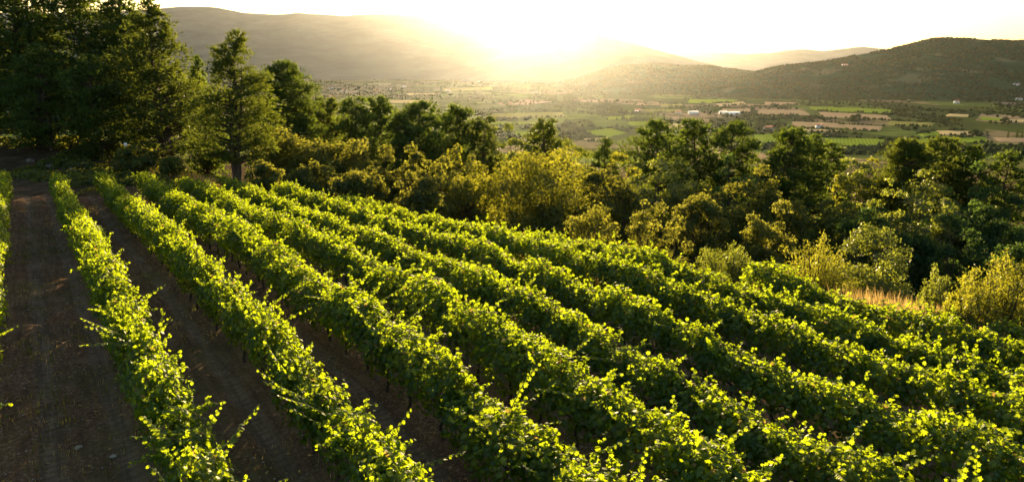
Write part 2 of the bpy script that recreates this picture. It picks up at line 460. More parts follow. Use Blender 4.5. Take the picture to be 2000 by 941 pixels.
# low-poly bush forms for woods that read as one mass
_p = (1 + 5 ** .5) / 2
ICO_V = unit(np.array([[-1, _p, 0], [1, _p, 0], [-1, -_p, 0], [1, -_p, 0], [0, -1, _p], [0, 1, _p], [0, -1, -_p], [0, 1, -_p], [_p, 0, -1], [_p, 0, 1], [-_p, 0, -1], [-_p, 0, 1]]))
ICO_F = np.array([[0, 11, 5], [0, 5, 1], [0, 1, 7], [0, 7, 10], [0, 10, 11], [1, 5, 9], [5, 11, 4], [11, 10, 2], [10, 7, 6], [7, 1, 8], [3, 9, 4], [3, 4, 2], [3, 2, 6], [3, 6, 8], [3, 8, 9], [4, 9, 5], [2, 4, 11], [6, 2, 10], [8, 6, 7], [9, 8, 1]])
OCT_V = np.array([[0, 0, -1.], [1, 0, 0], [.3, .95, 0], [-.8, .6, 0], [-.8, -.6, 0], [.3, -.95, 0], [0, 0, 1]])
OCT_F = np.array([[0, k % 5 + 2 - (k % 5 == 4) * 5 + 0, k + 1] for k in range(5)] + [[6, k + 1, (k + 1) % 5 + 1] for k in range(5)])
OCT_F[:5] = [[0, (k + 1) % 5 + 1, k + 1] for k in range(5)]
def clumps(P, rad, tall=1.0):
    n = len(P); az = rng.uniform(0, 6.3, n)
    V = OCT_V[None] * rng.uniform(.65, 1.3, (n, 7, 1))
    c, s = np.cos(az)[:, None], np.sin(az)[:, None]
    V = np.stack([V[..., 0] * c - V[..., 1] * s, V[..., 0] * s + V[..., 1] * c, V[..., 2]], -1) * rad[:, None, None]
    V[:, :, 2] *= np.broadcast_to(tall, (n,))[:, None]
    V = V + P[:, None]
    Fq = (OCT_F[None] + 7 * np.arange(n)[:, None, None]).reshape(-1, 3)
    return V.reshape(-1, 3), Fq, np.repeat(rng.uniform(0, 1, n), 7)
def on_hill(S, n):
    r, c = S.shape[:2]
    a, b = rng.uniform(0, r - 1.01, n), rng.uniform(0, c - 1.01, n)
    a[: n // 10] = r - 1.02                                   # along the skyline too
    i, j = a.astype(int), b.astype(int); fa, fb = (a - i)[:, None], (b - j)[:, None]
    return (S[i, j] * (1 - fa) + S[i + 1, j] * fa) * (1 - fb) + (S[i, j + 1] * (1 - fa) + S[i + 1, j + 1] * fa) * fb
M['wood_far'] = leaf_mat('far_wood', (.026, .044, .015), (.062, .084, .028), (.12, .12, .02), .25, 0)
for nm, S, n in (('hill_forest', big, 17000), ('hill_forest', mid, 9000)):
    P = on_hill(S, n)
    keep = fbm(P[:, 0] / 140, P[:, 1] / 140, 8) > .34
    P = P[keep]; r = rng.uniform(2.5, 6.5, len(P))
    V, Fq, T = clumps(P + np.array([0, 0, 1.5]), r, .9)
    tag(link(nm, mesh(nm, V, Fq, M['wood_far'], T)), kind='stuff')

# ------------------------------------------------------------------ fields on the valley floor
def field_mat(name, a, b, stripe, ang=0.4, soft=.5):
    m, nt, N, L, out = newmat(name)
    tc = N.new('ShaderNodeTexCoord')
    w = N.new('ShaderNodeTexWave'); w.inputs['Scale'].default_value = stripe; w.inputs['Distortion'].default_value = .6
    mp = N.new('ShaderNodeMapping'); mp.inputs['Rotation'].default_value = (0, 0, ang); L.new(tc.outputs['Object'], mp.inputs['Vector']); L.new(mp.outputs[0], w.inputs['Vector'])
    n = noise(nt, .03, 5, tc.outputs['Object'])
    f = mixc(nt, soft, w.outputs['Color'], n.outputs['Color'])
    col = mixc(nt, f, a, b)
    bs = N.new('ShaderNodeBsdfDiffuse')
    L.new(col, bs.inputs['Color']); L.new(bs.outputs[0], out.inputs['Surface'])
    return m
FM = {'vineyard_field': field_mat('field_green', (.10, .16, .02), (.20, .27, .03), .06),
      'ploughed_field': field_mat('field_soil', (.22, .165, .10), (.33, .255, .165), .03, 1.1),
      'stubble_field': field_mat('field_straw', (.34, .27, .13), (.46, .38, .20), .05, .2),
      'meadow': field_mat('field_meadow', (.13, .15, .04), (.22, .21, .07), .01, .7)}
FIELDS = [
 ('vineyard_field', [(1465, 262), (1590, 264), (1605, 281), (1480, 279)]), ('vineyard_field', [(1605, 268), (1735, 272), (1725, 289), (1615, 286)]),
 ('vineyard_field', [(1740, 274), (1930, 266), (1935, 279), (1750, 287)]), ('vineyard_field', [(1575, 207), (1745, 214), (1752, 223), (1585, 216)]),
 ('ploughed_field', [(1545, 237), (1640, 240), (1655, 251), (1550, 248)]), ('ploughed_field', [(1640, 243), (1728, 247), (1720, 257), (1660, 254)]),
 ('ploughed_field', [(1480, 214), (1570, 215), (1590, 226), (1475, 224)]), ('ploughed_field', [(1595, 218), (1735, 225), (1745, 235), (1605, 229)]),
 ('vineyard_field', [(1345, 194), (1445, 195), (1430, 202), (1340, 202)]), ('stubble_field', [(1395, 203), (1455, 198), (1457, 205), (1400, 208)]),
 ('stubble_field', [(1820, 255), (1900, 256), (1915, 264), (1840, 265)]), ('vineyard_field', [(1915, 228), (1965, 232), (1958, 237), (1910, 234)]),
 ('stubble_field', [(1966, 233), (2020, 235), (2020, 240), (1962, 239)]), ('vineyard_field', [(1140, 256), (1195, 250), (1225, 260), (1180, 270), (1130, 266)][:4]),
 ('vineyard_field', [(1225, 237), (1285, 236), (1300, 243), (1230, 246)]), ('stubble_field', [(1285, 243), (1360, 239), (1365, 246), (1300, 251)]),
 ('stubble_field', [(1140, 271), (1185, 268), (1195, 274), (1150, 277)]), ('ploughed_field', [(1410, 212), (1470, 213), (1468, 222), (1405, 220)]),
 ('stubble_field', [(755, 195), (835, 196), (845, 201), (765, 202)]), ('stubble_field', [(715, 163), (765, 162), (770, 166), (720, 168)]),
 ('meadow', [(960, 222), (1100, 219), (1110, 229), (955, 233)]), ('vineyard_field', [(930, 236), (1090, 240), (1085, 247), (925, 243)]),
 ('stubble_field', [(790, 182), (850, 183), (855, 187), (795, 187)]), ('ploughed_field', [(640, 178), (700, 176), (710, 181), (645, 184)]),
 ('meadow', [(860, 172), (960, 170), (965, 176), (865, 179)]), ('ploughed_field', [(1930, 268), (2040, 270), (2040, 279), (1945, 277)]),
 ('vineyard_field', [(1792, 262), (1828, 256), (1842, 265), (1800, 268)]), ('meadow', [(1740, 236), (1830, 240), (1820, 248), (1735, 245)]),
 ('stubble_field', [(1750, 192), (1800, 190), (1810, 194), (1760, 197)]), ('meadow', [(1240, 213), (1330, 214), (1325, 221), (1235, 220)]),
 ('ploughed_field', [(1490, 199), (1560, 200), (1565, 205), (1495, 206)]), ('vineyard_field', [(1180, 228), (1240, 226), (1250, 232), (1185, 234)]),
 ('vineyard_field', [(1000, 258), (1080, 254), (1090, 262), (1010, 266)]), ('stubble_field', [(1850, 222), (1900, 224), (1895, 229), (1845, 228)]),
 ('stubble_field', [(1555, 251), (1650, 255), (1640, 259), (1560, 257)]), ('meadow', [(690, 205), (760, 208), (755, 216), (685, 213)]),
 ('meadow', [(1290, 204), (1335, 203), (1338, 209), (1288, 209)])]
FCENT = []
for nm, Q in FIELDS:
    Wc = np.array([hit(*p) for p in Q])[:, :2]
    FCENT.append((Wc.mean(0), np.ptp(Wc, axis=0)))
    a, b = np.meshgrid(np.linspace(0, 1, 14), np.linspace(0, 1, 10))
    xy = (Wc[0] * ((1 - a) * (1 - b))[..., None] + Wc[1] * (a * (1 - b))[..., None] + Wc[2] * (a * b)[..., None] + Wc[3] * ((1 - a) * b)[..., None])
    edge = (np.minimum(np.minimum(a, 1 - a), np.minimum(b, 1 - b)) == 0)
    xy = xy + np.stack([fbm(xy[..., 0] / 40, xy[..., 1] / 40, 61) - .5, fbm(xy[..., 0] / 40, xy[..., 1] / 40, 62) - .5], -1) * 14
    z = ground(xy[..., 0], xy[..., 1]) + np.where(edge, -.3, .7)
    V = np.concatenate([xy, z[..., None]], -1).reshape(-1, 3)
    i, j = np.meshgrid(np.arange(9), np.arange(13), indexing='ij'); q = (i * 14 + j).ravel()
    tag(link(nm, mesh(nm, V, np.stack([q, q + 14, q + 15, q + 1], 1), FM[nm], smooth=True)), kind='structure')
# low hedges and scrub along the field edges
HP = []
for nm, Q in FIELDS:
    Wc = np.array([hit(*p) for p in Q])[:, :2]
    for a, b, dn in ((0, 1, .9), (2, 3, .6), (1, 2, .4)):
        if rng.uniform() > dn: continue
        Ln = np.linalg.norm(Wc[b] - Wc[a]); n = int(Ln / 3.2)
        t = rng.uniform(0, 1, n); t = t[fbm(t * Ln / 45, t * 0, 17) > .42]
        HP.append(Wc[a] + (Wc[b] - Wc[a]) * t[:, None] + rng.normal(0, 2.2, (len(t), 2)))
HP = np.concatenate(HP); r = rng.uniform(1.2, 3.4, len(HP)) * (.7 + HP[:, 1] / 4000)
V, Fq, T = clumps(np.concatenate([HP, (ground(HP[:, 0], HP[:, 1]) + r * .6)[:, None]], 1), r, rng.uniform(.8, 1.3, len(HP)))
tag(link('field_hedges', mesh('field_hedges', V, Fq, M['wood_far'], T)), kind='stuff')
# ------------------------------------------------------------------ trees
def limb_path(p0, p1, n=5, sag=0., jit=.06):
    t = np.linspace(0, 1, n)[:, None]; p0, p1 = np.asarray(p0, float), np.asarray(p1, float)
    L_ = np.linalg.norm(p1 - p0)
    P = p0 + (p1 - p0) * t; P[:, 2] += (sag * L_ * t * (1 - t))[:, 0] * 4
    P[1:-1] += rng.normal(size=(n - 2, 3)) * jit * L_
    return P
LEAFCOUNT = [0]
def pine(h, w, dist, base=.12, shape='cone', lean=0., dens=1.0, forks=1):
    """(trunk geo, crown mesh arrays): whorled limbs carrying needle tufts"""
    g = Geo()
    top = np.array([lean * h, rng.normal() * .02 * h, h * .96])
    path = limb_path((0, 0, -.6), top, 7, 0, .012)
    r0 = .020 * h + .05
    g.tube(path, np.linspace(r0, .03, 7), 8)
    if forks > 1:
        g.tube(limb_path((.25 * r0, 0, -.4), (w * .2, w * .05, h * .8), 6, 0, .02), np.linspace(r0 * .8, .03, 6), 7)
    P, Dn = [], []
    nb = int((70 + h * 7) * dens)
    for k in range(nb):
        t = base + (1 - base) * (k + rng.uniform()) / nb
        s = (t - base) / (1 - base)
        if shape == 'cone': pr = (1 - s) ** .8 * (.75 + .5 * min(1, s * 6)) * .95 + .03
        elif shape == 'broadcone': pr = (1 - s ** 1.7) * (.7 + .3 * min(1, s * 4)) + .03
        else: pr = math.sqrt(max(0, 1 - ((s - .36) / .66) ** 2)) + .03
        Lb = w * .5 * pr * (rng.uniform(.62, 1.10) if shape == 'cone' else rng.uniform(.5, 1.18))
        az = rng.uniform(0, 2 * math.pi)
        dr = np.array([math.cos(az), math.sin(az), 0])
        o = np.array([np.interp(t, np.linspace(0, 1, 7), path[:, q]) for q in (0, 1)] + [t * h])
        rise = rng.uniform(.05, .5) + .25 * s
        if shape == 'round': rise = rng.uniform(-.05, .2) + .2 * s
        end = o + dr * Lb + np.array([0, 0, rise * Lb])
        if Lb > .5:
            g.tube(np.array([o, o + (end - o) * .5 - [0, 0, .04 * Lb], end]), np.array([.012 * h * (1 - s) + .02, .02, .008]), 4, False)
        nc = max(1, int(1.7 * Lb + rng.uniform()))
        m = max(4, int((26 if dist < 55 else 14) * Lb / nc))
        side = np.array([-dr[1], dr[0], 0])
        for _ in range(nc):
            sc = rng.uniform(.30, 1.0) ** .7
            ctr = o + (end - o) * sc + side * rng.normal() * .22 * Lb * sc + np.array([0, 0, rng.normal() * .05 * Lb])
            off = rng.normal(size=(m, 3)) * np.array([1, 1, .55]) * (.13 + .065 * Lb)
            P.append(ctr + off); Dn.append(unit(off * 1.2 + dr * .25 + np.array([0, 0, .45])))
    P, Dn = np.concatenate(P), np.concatenate(Dn)
    size = rng.uniform(.7, 1.3, len(P)) * max(.26, dist * .0051)
    V, Fq = tufts(P, Dn, size, 4, .11 if dist < 60 else .15, .7)
    t = np.repeat(np.clip(rng.normal(.5, .22, len(P)), 0, 1), 12)
    return g, V, Fq, t
def lobed(h, w, dist, low=.05, dens=1.0, nl=None, leafk=.0042, aspect=.6, ragged=.35, squash=1.0, cap=None):
    """broad crown: many overlapping leaf clumps of unequal size, with gaps"""
    g = Geo()
    nl = nl or int(18 + 6 * w)
    hc, rc = h * (1 + low) / 2, h * (1 - low) / 2
    C, Rr = [], []
    for k in range(nl):
        d_ = rnd_unit(1)[0]; d_[2] = d_[2] * .9 + .15
        k_ = rng.uniform(.35, .82) if k % 3 else rng.uniform(.62, .98)
        C.append(np.array([d_[0] * w * .5 * k_, d_[1] * w * .5 * k_, hc + d_[2] * rc * k_]))
        Rr.append(rng.uniform(.10, .21) * min(w, h * 1.3) * (1.15 - .4 * k_))
    C, Rr = np.array(C), np.array(Rr)
    g.tube(limb_path((0, 0, -.5), (0, 0, hc), 5, 0, .03), np.linspace(.018 * h + .05, .04, 5), 7)
    for c_, r_ in list(zip(C, Rr))[::2]:
        g.tube(limb_path((0, 0, h * max(low, .12) * rng.uniform(.6, 1.6)), c_, 4, 0, .04), np.linspace(.008 * h + .02, .012, 4), 4, False)
    sz = max(.09, dist * leafk)
    tot = int(np.clip(dens * 3.0 * (Rr ** 2).sum() * 4 / (sz * sz * .45), 1500, cap or (10500 if dist < 60 else 5500)))
    wgt = Rr ** 2 / (Rr ** 2).sum()
    li = rng.choice(nl, tot, p=wgt)
    d_ = rnd_unit(tot); d_[:, 2] = np.where(d_[:, 2] < -.3, -d_[:, 2], d_[:, 2])
    rr = Rr[li] * (1 - ragged * .5 + ragged * rng.normal(size=tot) * .55)
    P = C[li] + d_ * rr[:, None] * np.array([1, 1, squash])
    Nn = unit(d_ + rnd_unit(tot) * .8)
    s = sz * rng.uniform(.6, 1.4, tot)
    V, Fq = rhombi(P, Nn, s, aspect)
    lt = rng.normal(.5, .18, nl)[li] + rng.normal(0, .15, tot)
    return g, V, Fq, np.repeat(np.clip(lt, 0, 1), 4)
def feathery(h, w, dist, stems=36, dens=1.0, leafk=.0034, aspect=.3, lowleaf=.12, curve=.25, rk=1.0):
    """many stems fanned up from one stool, each a plume of narrow leaves"""
    g = Geo(); P, Nn, T = [], [], []
    sz = max(.09, dist * leafk)
    per = int(np.clip(dens * 9000 / stems, 60, 500))
    for k in range(stems):
        az = rng.uniform(0, 2 * math.pi); q = math.sqrt(rng.uniform(0, 1))
        hh = h * (1 - .42 * q ** 2) * rng.uniform(.72, 1.03)
        b0 = np.array([math.cos(az), math.sin(az), 0]) * w * .12 * q
        e = np.array([math.cos(az) * w * .48 * q, math.sin(az) * w * .48 * q, hh])
        t = np.linspace(0, 1, 6)[:, None]
        path = b0 + (e - b0) * t; path[:, :2] -= (e - b0)[:2] * (curve * t * (1 - t)) * 2
        path[1:] += rng.normal(size=(5, 3)) * .02 * h
        g.tube(path, np.linspace(.012 * h + .008, .006, 6), 4, False)
        s = lowleaf + (1 - lowleaf) * rng.uniform(0, 1, per) ** .8
        c = np.stack([np.interp(s, t[:, 0], path[:, a]) for a in range(3)], 1)
        rad = (.05 + .075 * np.sin(np.clip(s * 1.02, 0, 1) * math.pi) ** .7) * min(h, w * 1.2) * rk
        d_ = rnd_unit(per)
        P.append(c + d_ * (rad * rng.uniform(0, 1, per) ** .5)[:, None]); Nn.append(unit(d_ + rnd_unit(per)))
        T.append(np.clip(rng.normal(.5, .15) + rng.normal(0, .15, per) + .2 * (s - .5), 0, 1))
    P, Nn, T = np.concatenate(P), np.concatenate(Nn), np.concatenate(T)
    keep = P[:, 2] > .05
    P, Nn, T = P[keep], Nn[keep], T[keep]
    up = np.array([0, 0, .9])
    V, Fq = rhombi(P, Nn, sz * rng.uniform(.7, 1.6, len(P)), aspect, up)
    return g, V, Fq, np.repeat(T, 4)
NTRI = [0]
def plant(kind, px, ytop, dist, wpx, name, cat, label, group=None, mat=None, **kw):
    P = at(px, ytop, dist)
    z0 = float(ground(P[0], P[1])) - .1
    h = max(P[2] - z0, 1.2); w = wpx / F * dist * 1.03
    fn, m0 = {'pine': (pine, 'pine'), 'oak': (lobed, 'oak'), 'broad': (lobed, 'broad'), 'feather': (feathery, 'yellow')}[kind]
    g, V, Fq, t = fn(h, w, dist, **kw)
    root = empty(name, (P[0], P[1], z0), 0)
    tag(root, label, cat, group)
    link('trunk' if kind != 'feather' else 'stems', g.build(name + '_trunk', M['bark'], True), root)
    link('crown', mesh(name + '_crown', V, Fq, M[mat or m0], t), root)
    NTRI[0] += len(Fq) * (Fq.shape[1] - 2)
    return root
GP, GT, GO, GE = 'pines at the edge of the vineyard', 'trees on the slope below the vineyard', 'evergreen bushes below the vineyard', 'shrubs along the lower vineyard edge'
SPEC = [
 # the tall stand beyond the far ends of the rows
 ('pine', 20, -70, 72, 210, 'pine_tree', 'pine tree', 'tall dark pine filling the upper corner of the pine stand', GP, None, dict(shape='broadcone', base=.06, dens=1.3)),
 ('pine', 130, -95, 75, 220, 'pine_tree', 'pine tree', 'tallest dark pine of the stand, its top out of sight above the track', GP, None, dict(shape='broadcone', base=.08, dens=1.3)),
 ('pine', 222, -30, 73, 170, 'pine_tree', 'pine tree', 'dark pine close behind the big cone-shaped pine', GP, None, dict(shape='broadcone', base=.08, dens=1.3)),
 ('pine', 292, 2, 68, 205, 'pine_tree', 'pine tree', 'big cone-shaped pine at the valley end of the pine stand', GP, 'pine_sunlit', dict(shape='cone', base=.10, dens=1.2)),
 ('pine', 70, 90, 66, 170, 'pine_tree', 'pine tree', 'shorter dark pine in front of the stand, above the dirt track', GP, None, dict(shape='broadcone', base=.03)),
 ('pine', 170, 110, 65, 150, 'pine_tree', 'pine tree', 'low bushy pine in the shade in front of the stand', GP, None, dict(shape='broadcone', base=.02)),
 ('pine', -70, -40, 69, 190, 'pine_tree', 'pine tree', 'pine half cut off by the picture edge beside the stand', GP, None, dict(shape='broadcone', base=.05)),
 ('pine', 385, 114, 88, 90, 'pine_tree', 'pine tree', 'slim light green pine between the cone-shaped pine and the lone pine', GP, None, dict(shape='broadcone', base=.1)),
 ('pine', 428, 62, 51, 165, 'pine_tree', 'pine tree', 'lone pine with a bare lower trunk at the corner of the vineyard', GP, 'pine_sunlit', dict(shape='cone', base=.20, dens=1.1, forks=2, lean=.10)),
 ('pine', 555, 128, 82, 150, 'pine_tree', 'pine tree', 'dark rounded pine just beyond the lone pine', GP, None, dict(shape='round', base=.02, dens=1.3)),
 # the belt of trees behind the bushes, towards the valley
 ('pine', 640, 200, 92, 95, 'pine_tree', 'pine tree', 'low golden edged pine next to the dark rounded pine', GT, 'pine_sunlit', dict(shape='round', base=.1)),
 ('pine', 690, 196, 86, 100, 'pine_tree', 'pine tree', 'green pine second along the tree belt from the dark rounded pine', GT, None, dict(shape='round', base=.05)),
 ('pine', 740, 193, 94, 85, 'pine_tree', 'pine tree', 'narrow green pine third along the tree belt from the dark rounded pine', GT, None, dict(shape='round', base=.05)),
 ('pine', 822, 206, 86, 110, 'pine_tree', 'pine tree', 'broad umbrella shaped pine in the middle of the tree belt', GT, None, dict(shape='round', base=.3)),
 ('pine', 778, 228, 82, 80, 'pine_tree', 'pine tree', 'small dark pine tucked beside the umbrella shaped pine', GT, None, dict(shape='round', base=.1)),
 ('pine', 890, 214, 90, 100, 'pine_tree', 'pine tree', 'flat topped dark pine right of the umbrella shaped pine', GT, None, dict(shape='round', base=.25)),
 ('pine', 948, 232, 84, 80, 'pine_tree', 'pine tree', 'golden lit pine at the end of the dark tree belt', GT, 'pine_sunlit', dict(shape='round', base=.1)),
 ('broad', 1000, 242, 80, 85, 'broadleaf_tree', 'tree', 'pale green round tree under the sun glow at the end of the belt', GT, None, {}),
 ('pine', 1062, 240, 84, 100, 'pine_tree', 'pine tree', 'hazy pine straight below the sun', GT, 'pine_sunlit', dict(shape='round', base=.1)),
 ('broad', 1120, 268, 78, 90, 'broadleaf_tree', 'tree', 'golden green tree beyond the yellow tree, beside the hazy pine', GT, None, {}),
 ('pine', 1180, 276, 74, 70, 'pine_tree', 'pine tree', 'small round pine left of the dark pine pair', GT, None, dict(shape='round', base=.1)),
 ('broad', 1155, 290, 66, 100, 'broadleaf_tree', 'tree', 'yellowish tree behind the domed oak bush', GT, 'yellow', {}),
 ('pine', 1282, 240, 74, 140, 'pine_tree', 'pine tree', 'dark wide pine, first of the dark pine pair', GT, None, dict(shape='round', base=.05, dens=1.2)),
 ('pine', 1358, 240, 76, 120, 'pine_tree', 'pine tree', 'brownish wide pine, second of the dark pine pair', GT, None, dict(shape='round', base=.05, dens=1.2)),
 ('pine', 1432, 243, 74, 120, 'pine_tree', 'pine tree', 'deep green pine to the right of the dark pine pair', GT, None, dict(shape='round', base=.03, dens=1.2)),
 ('broad', 1265, 290, 60, 115, 'broadleaf_tree', 'tree', 'mid green tree below the dark pine pair', GT, None, {}),
 ('broad', 1330, 305, 62, 110, 'broadleaf_tree', 'tree', 'shaded green tree under the second pine of the pair', GT, None, {}),
 ('pine', 1545, 256, 66, 85, 'pine_tree', 'pine tree', 'two stemmed pine standing clear above the ravine, its bare trunks showing', GT, None, dict(shape='round', base=.56, forks=2)),
 ('pine', 1592, 270, 67, 80, 'pine_tree', 'pine tree', 'bushy pine leaning against the two stemmed pine', GT, None, dict(shape='round', base=.3)),
 ('broad', 1490, 290, 66, 90, 'broadleaf_tree', 'tree', 'dark tree between the deep green pine and the two stemmed pine', GT, None, {}),
 ('broad', 1660, 290, 84, 90, 'broadleaf_tree', 'tree', 'low wide tree in front of the bright green field', GT, None, {}),
 ('broad', 1690, 312, 72, 110, 'broadleaf_tree', 'tree', 'sunlit light green tree right of the two stemmed pine', GT, 'yellow', {}),
 ('pine', 1772, 278, 72, 95, 'pine_tree', 'pine tree', 'umbrella pine with a clear trunk above the ravine', GT, 'pine_sunlit', dict(shape='round', base=.62)),
 ('pine', 1848, 276, 78, 100, 'pine_tree', 'pine tree', 'round topped pine beside the umbrella pine', GT, 'pine_sunlit', dict(shape='round', base=.3)),
 ('pine', 1908, 288, 76, 80, 'pine_tree', 'pine tree', 'dark pine third from the umbrella pine', GT, None, dict(shape='round', base=.2)),
 ('pine', 1975, 302, 74, 90, 'pine_tree', 'pine tree', 'brown tinted pine at the far end of the ravine pines', GT, None, dict(shape='round', base=.1)),
 ('broad', 1745, 330, 60, 110, 'broadleaf_tree', 'tree', 'sunlit tree at the foot of the umbrella pine', GT, None, {}),
 ('broad', 1850, 345, 54, 110, 'broadleaf_tree', 'tree', 'fresh green tree in the shade of the ravine', GT, None, {}),
 ('broad', 1935, 360, 52, 130, 'broadleaf_tree', 'tree', 'dark green tree deep in the ravine under the brown tinted pine', GT, 'shade_leaf', {}),
 ('broad', 1780, 395, 46, 130, 'broadleaf_tree', 'tree', 'dense dark tree in the middle of the ravine', GT, 'shade_leaf', {}),
 ('broad', 1890, 420, 44, 130, 'broadleaf_tree', 'tree', 'dim green tree low in the ravine', GT, 'shade_leaf', {}),
 ('broad', 1985, 430, 42, 120, 'broadleaf_tree', 'tree', 'dim tree behind the tall feathery shrub', GT, 'shade_leaf', {}),
 ('broad', 1640, 350, 52, 110, 'broadleaf_tree', 'tree', 'dark bushy tree below the two stemmed pine', GT, 'oak', {}),
 ('broad', 1700, 385, 46, 120, 'broadleaf_tree', 'tree', 'shaded tree left of the dense dark ravine tree', GT, 'shade_leaf', {}),
 ('broad', 1570, 350, 52, 110, 'broadleaf_tree', 'tree', 'dark low tree in front of the two bare pine trunks', GT, 'oak', {}),
 ('oak', 1475, 338, 52, 130, 'oak_bush', 'bush', 'olive green rounded bush beyond the dirt clearing', GO, None, {}),
 ('oak', 1400, 345, 56, 90, 'oak_bush', 'bush', 'dark bush behind the greyish bush', GO, None, {}),
 ('oak', 1375, 362, 44, 110, 'oak_bush', 'bush', 'greyish dark bush beside the dirt clearing', GO, None, {}),
 ('broad', 1232, 268, 68, 90, 'broadleaf_tree', 'tree', 'green tree filling the gap before the dark pine pair', GT, None, {}),
 ('pine', 1625, 284, 80, 90, 'pine_tree', 'pine tree', 'low round pine behind the two stemmed pine', GT, None, dict(shape='round', base=.05)),
 ('broad', 1722, 300, 80, 90, 'broadleaf_tree', 'tree', 'green tree before the umbrella pine, on its valley side', GT, None, {}),
 ('broad', 1500, 272, 78, 90, 'broadleaf_tree', 'tree', 'green tree beyond the olive green bush, near the field corner', GT, None, {}),
 ('broad', 1815, 318, 62, 120, 'broadleaf_tree', 'tree', 'green tree under the round topped pine', GT, None, {}),
 ('broad', 1900, 322, 60, 120, 'broadleaf_tree', 'tree', 'dusky green tree below the third ravine pine', GT, 'shade_leaf', {}),
 ('broad', 1985, 340, 58, 120, 'broadleaf_tree', 'tree', 'dusky tree below the brown tinted pine', GT, 'shade_leaf', {}),
 ('broad', 1440, 300, 60, 110, 'broadleaf_tree', 'tree', 'dark green tree under the deep green pine', GT, 'shade_leaf', {}),
 ('broad', 1205, 300, 58, 100, 'broadleaf_tree', 'tree', 'golden green tree just above the domed oak bush', GT, 'yellow', {}),
 # evergreen bushes in front of the belt
 ('oak', 560, 256, 58, 150, 'oak_bush', 'bush', 'biggest dark oak bush at the foot of the lone pine', GO, None, {}),
 ('oak', 630, 268, 59, 100, 'oak_bush', 'bush', 'dark oak bush second from the lone pine', GO, None, {}),
 ('oak', 690, 264, 60, 120, 'oak_bush', 'bush', 'rounded oak bush third from the lone pine', GO, None, {}),
 ('oak', 745, 278, 58, 100, 'oak_bush', 'bush', 'oak bush fourth from the lone pine', GO, None, {}),
 ('oak', 803, 274, 58, 85, 'oak_bush', 'bush', 'russet tinted oak bush fifth from the lone pine', GO, None, {}),
 ('oak', 700, 320, 46, 110, 'oak_bush', 'bush', 'low dark bush at the field end below the rounded oak bush', GO, None, {}),
 ('oak', 600, 315, 52, 110, 'oak_bush', 'bush', 'low dark bush at the field end below the second oak bush', GO, None, {}),
 ('oak', 810, 325, 47, 100, 'oak_bush', 'bush', 'shaded bush between the vine rows and the russet oak bush', GO, None, {}),
 ('broad', 882, 268, 60, 75, 'broadleaf_tree', 'tree', 'small gold tipped tree left of the yellow tree', GT, 'yellow', {}),
 ('oak', 850, 310, 50, 80, 'oak_bush', 'bush', 'dark bush beside the small gold tipped tree', GO, None, {}),
 ('oak', 928, 268, 56, 50, 'oak_bush', 'bush', 'small round dark bush behind the yellow trees', GO, None, {}),
 ('oak', 515, 312, 47, 70, 'oak_bush', 'bush', 'low bush under the branches of the lone pine', GO, None, {}),
 ('oak', 335, 304, 58, 60, 'oak_bush', 'bush', 'brownish bush under the cone-shaped pine', GO, None, {}),
 ('oak', 270, 290, 60, 90, 'oak_bush', 'bush', 'dry bush beside the small white sign', GO, None, {}),
 # the yellow trees straight below the sun
 ('broad', 1048, 292, 53, 215, 'willow_tree', 'tree', 'large yellow green backlit tree straight below the sun', GT, 'yellow', dict(dens=2.2, nl=95, leafk=.0038, aspect=.55, ragged=.22, squash=1.1, low=.02, cap=22000)),
 ('broad', 922, 292, 55, 140, 'willow_tree', 'tree', 'smaller yellow green tree beside the large backlit one', GT, 'yellow', dict(dens=2.2, nl=70, leafk=.0038, aspect=.55, ragged=.22, squash=1.1, low=.02, cap=16000)),
 ('oak', 1175, 318, 54, 120, 'oak_bush', 'bush', 'domed dark oak bush right of the large yellow tree', GO, None, dict(ragged=.2)),
 ('oak', 1222, 340, 55, 80, 'oak_bush', 'bush', 'smaller dark bush leaning on the domed oak bush', GO, None, {}),
 # along the lower edge of the vines
 ('oak', 1165, 400, 33, 130, 'scrub_oak', 'bush', 'speckled scrub oak beside the large yellow tree', GE, None, dict(dens=.55, nl=26)),
 ('oak', 1255, 392, 33.5, 110, 'scrub_oak', 'bush', 'tall speckled scrub oak, middle one of three', GE, None, dict(dens=.55, nl=26)),
 ('oak', 1318, 425, 32.5, 100, 'scrub_oak', 'bush', 'speckled scrub oak next to the upright feathery shrub', GE, None, dict(dens=.55, nl=22)),
 ('feather', 1418, 455, 26, 120, 'feathery_shrub', 'shrub', 'upright feathery shrub between scrub oak and dark oak', GE, 'broad', dict(stems=22, dens=.9)),
 ('oak', 1505, 392, 38, 130, 'oak_tree', 'tree', 'dark oak with a sunlit crest behind the golden shrub', GT, 'oak', {}),
 ('feather', 1595, 450, 28, 175, 'feathery_shrub', 'shrub', 'wide golden shrub in front of the dark oak', GE, None, dict(stems=44, dens=1.3)),
 ('broad', 1705, 438, 31, 170, 'leafy_shrub', 'shrub', 'broad leafy green shrub right of the golden shrub', GE, None, dict(dens=.8)),
 ('feather', 1845, 490, 24, 90, 'feathery_shrub', 'shrub', 'thin pale shrub behind the dry grass', GE, 'broad', dict(stems=18, dens=.6)),
 ('feather', 1965, 478, 20.5, 190, 'feathery_shrub', 'shrub', 'tall feathery yellow shrub at the picture edge by the dry grass', GE, None, dict(stems=40, dens=1.4)),
 ('feather', 1890, 540, 20, 110, 'feathery_shrub', 'shrub', 'low golden shrub at the foot of the tall feathery shrub', GE, None, dict(stems=26, dens=.8)),
 ('feather', 2060, 470, 21, 150, 'feathery_shrub', 'shrub', 'outermost feathery shrub beyond the picture edge', GE, None, dict(stems=26, dens=.8))]
for kind, px, yt, D, w, name, cat, label, grp, mat, kw in SPEC:
    plant(kind, px, yt, D, w, name, cat, label, grp, mat, **kw)
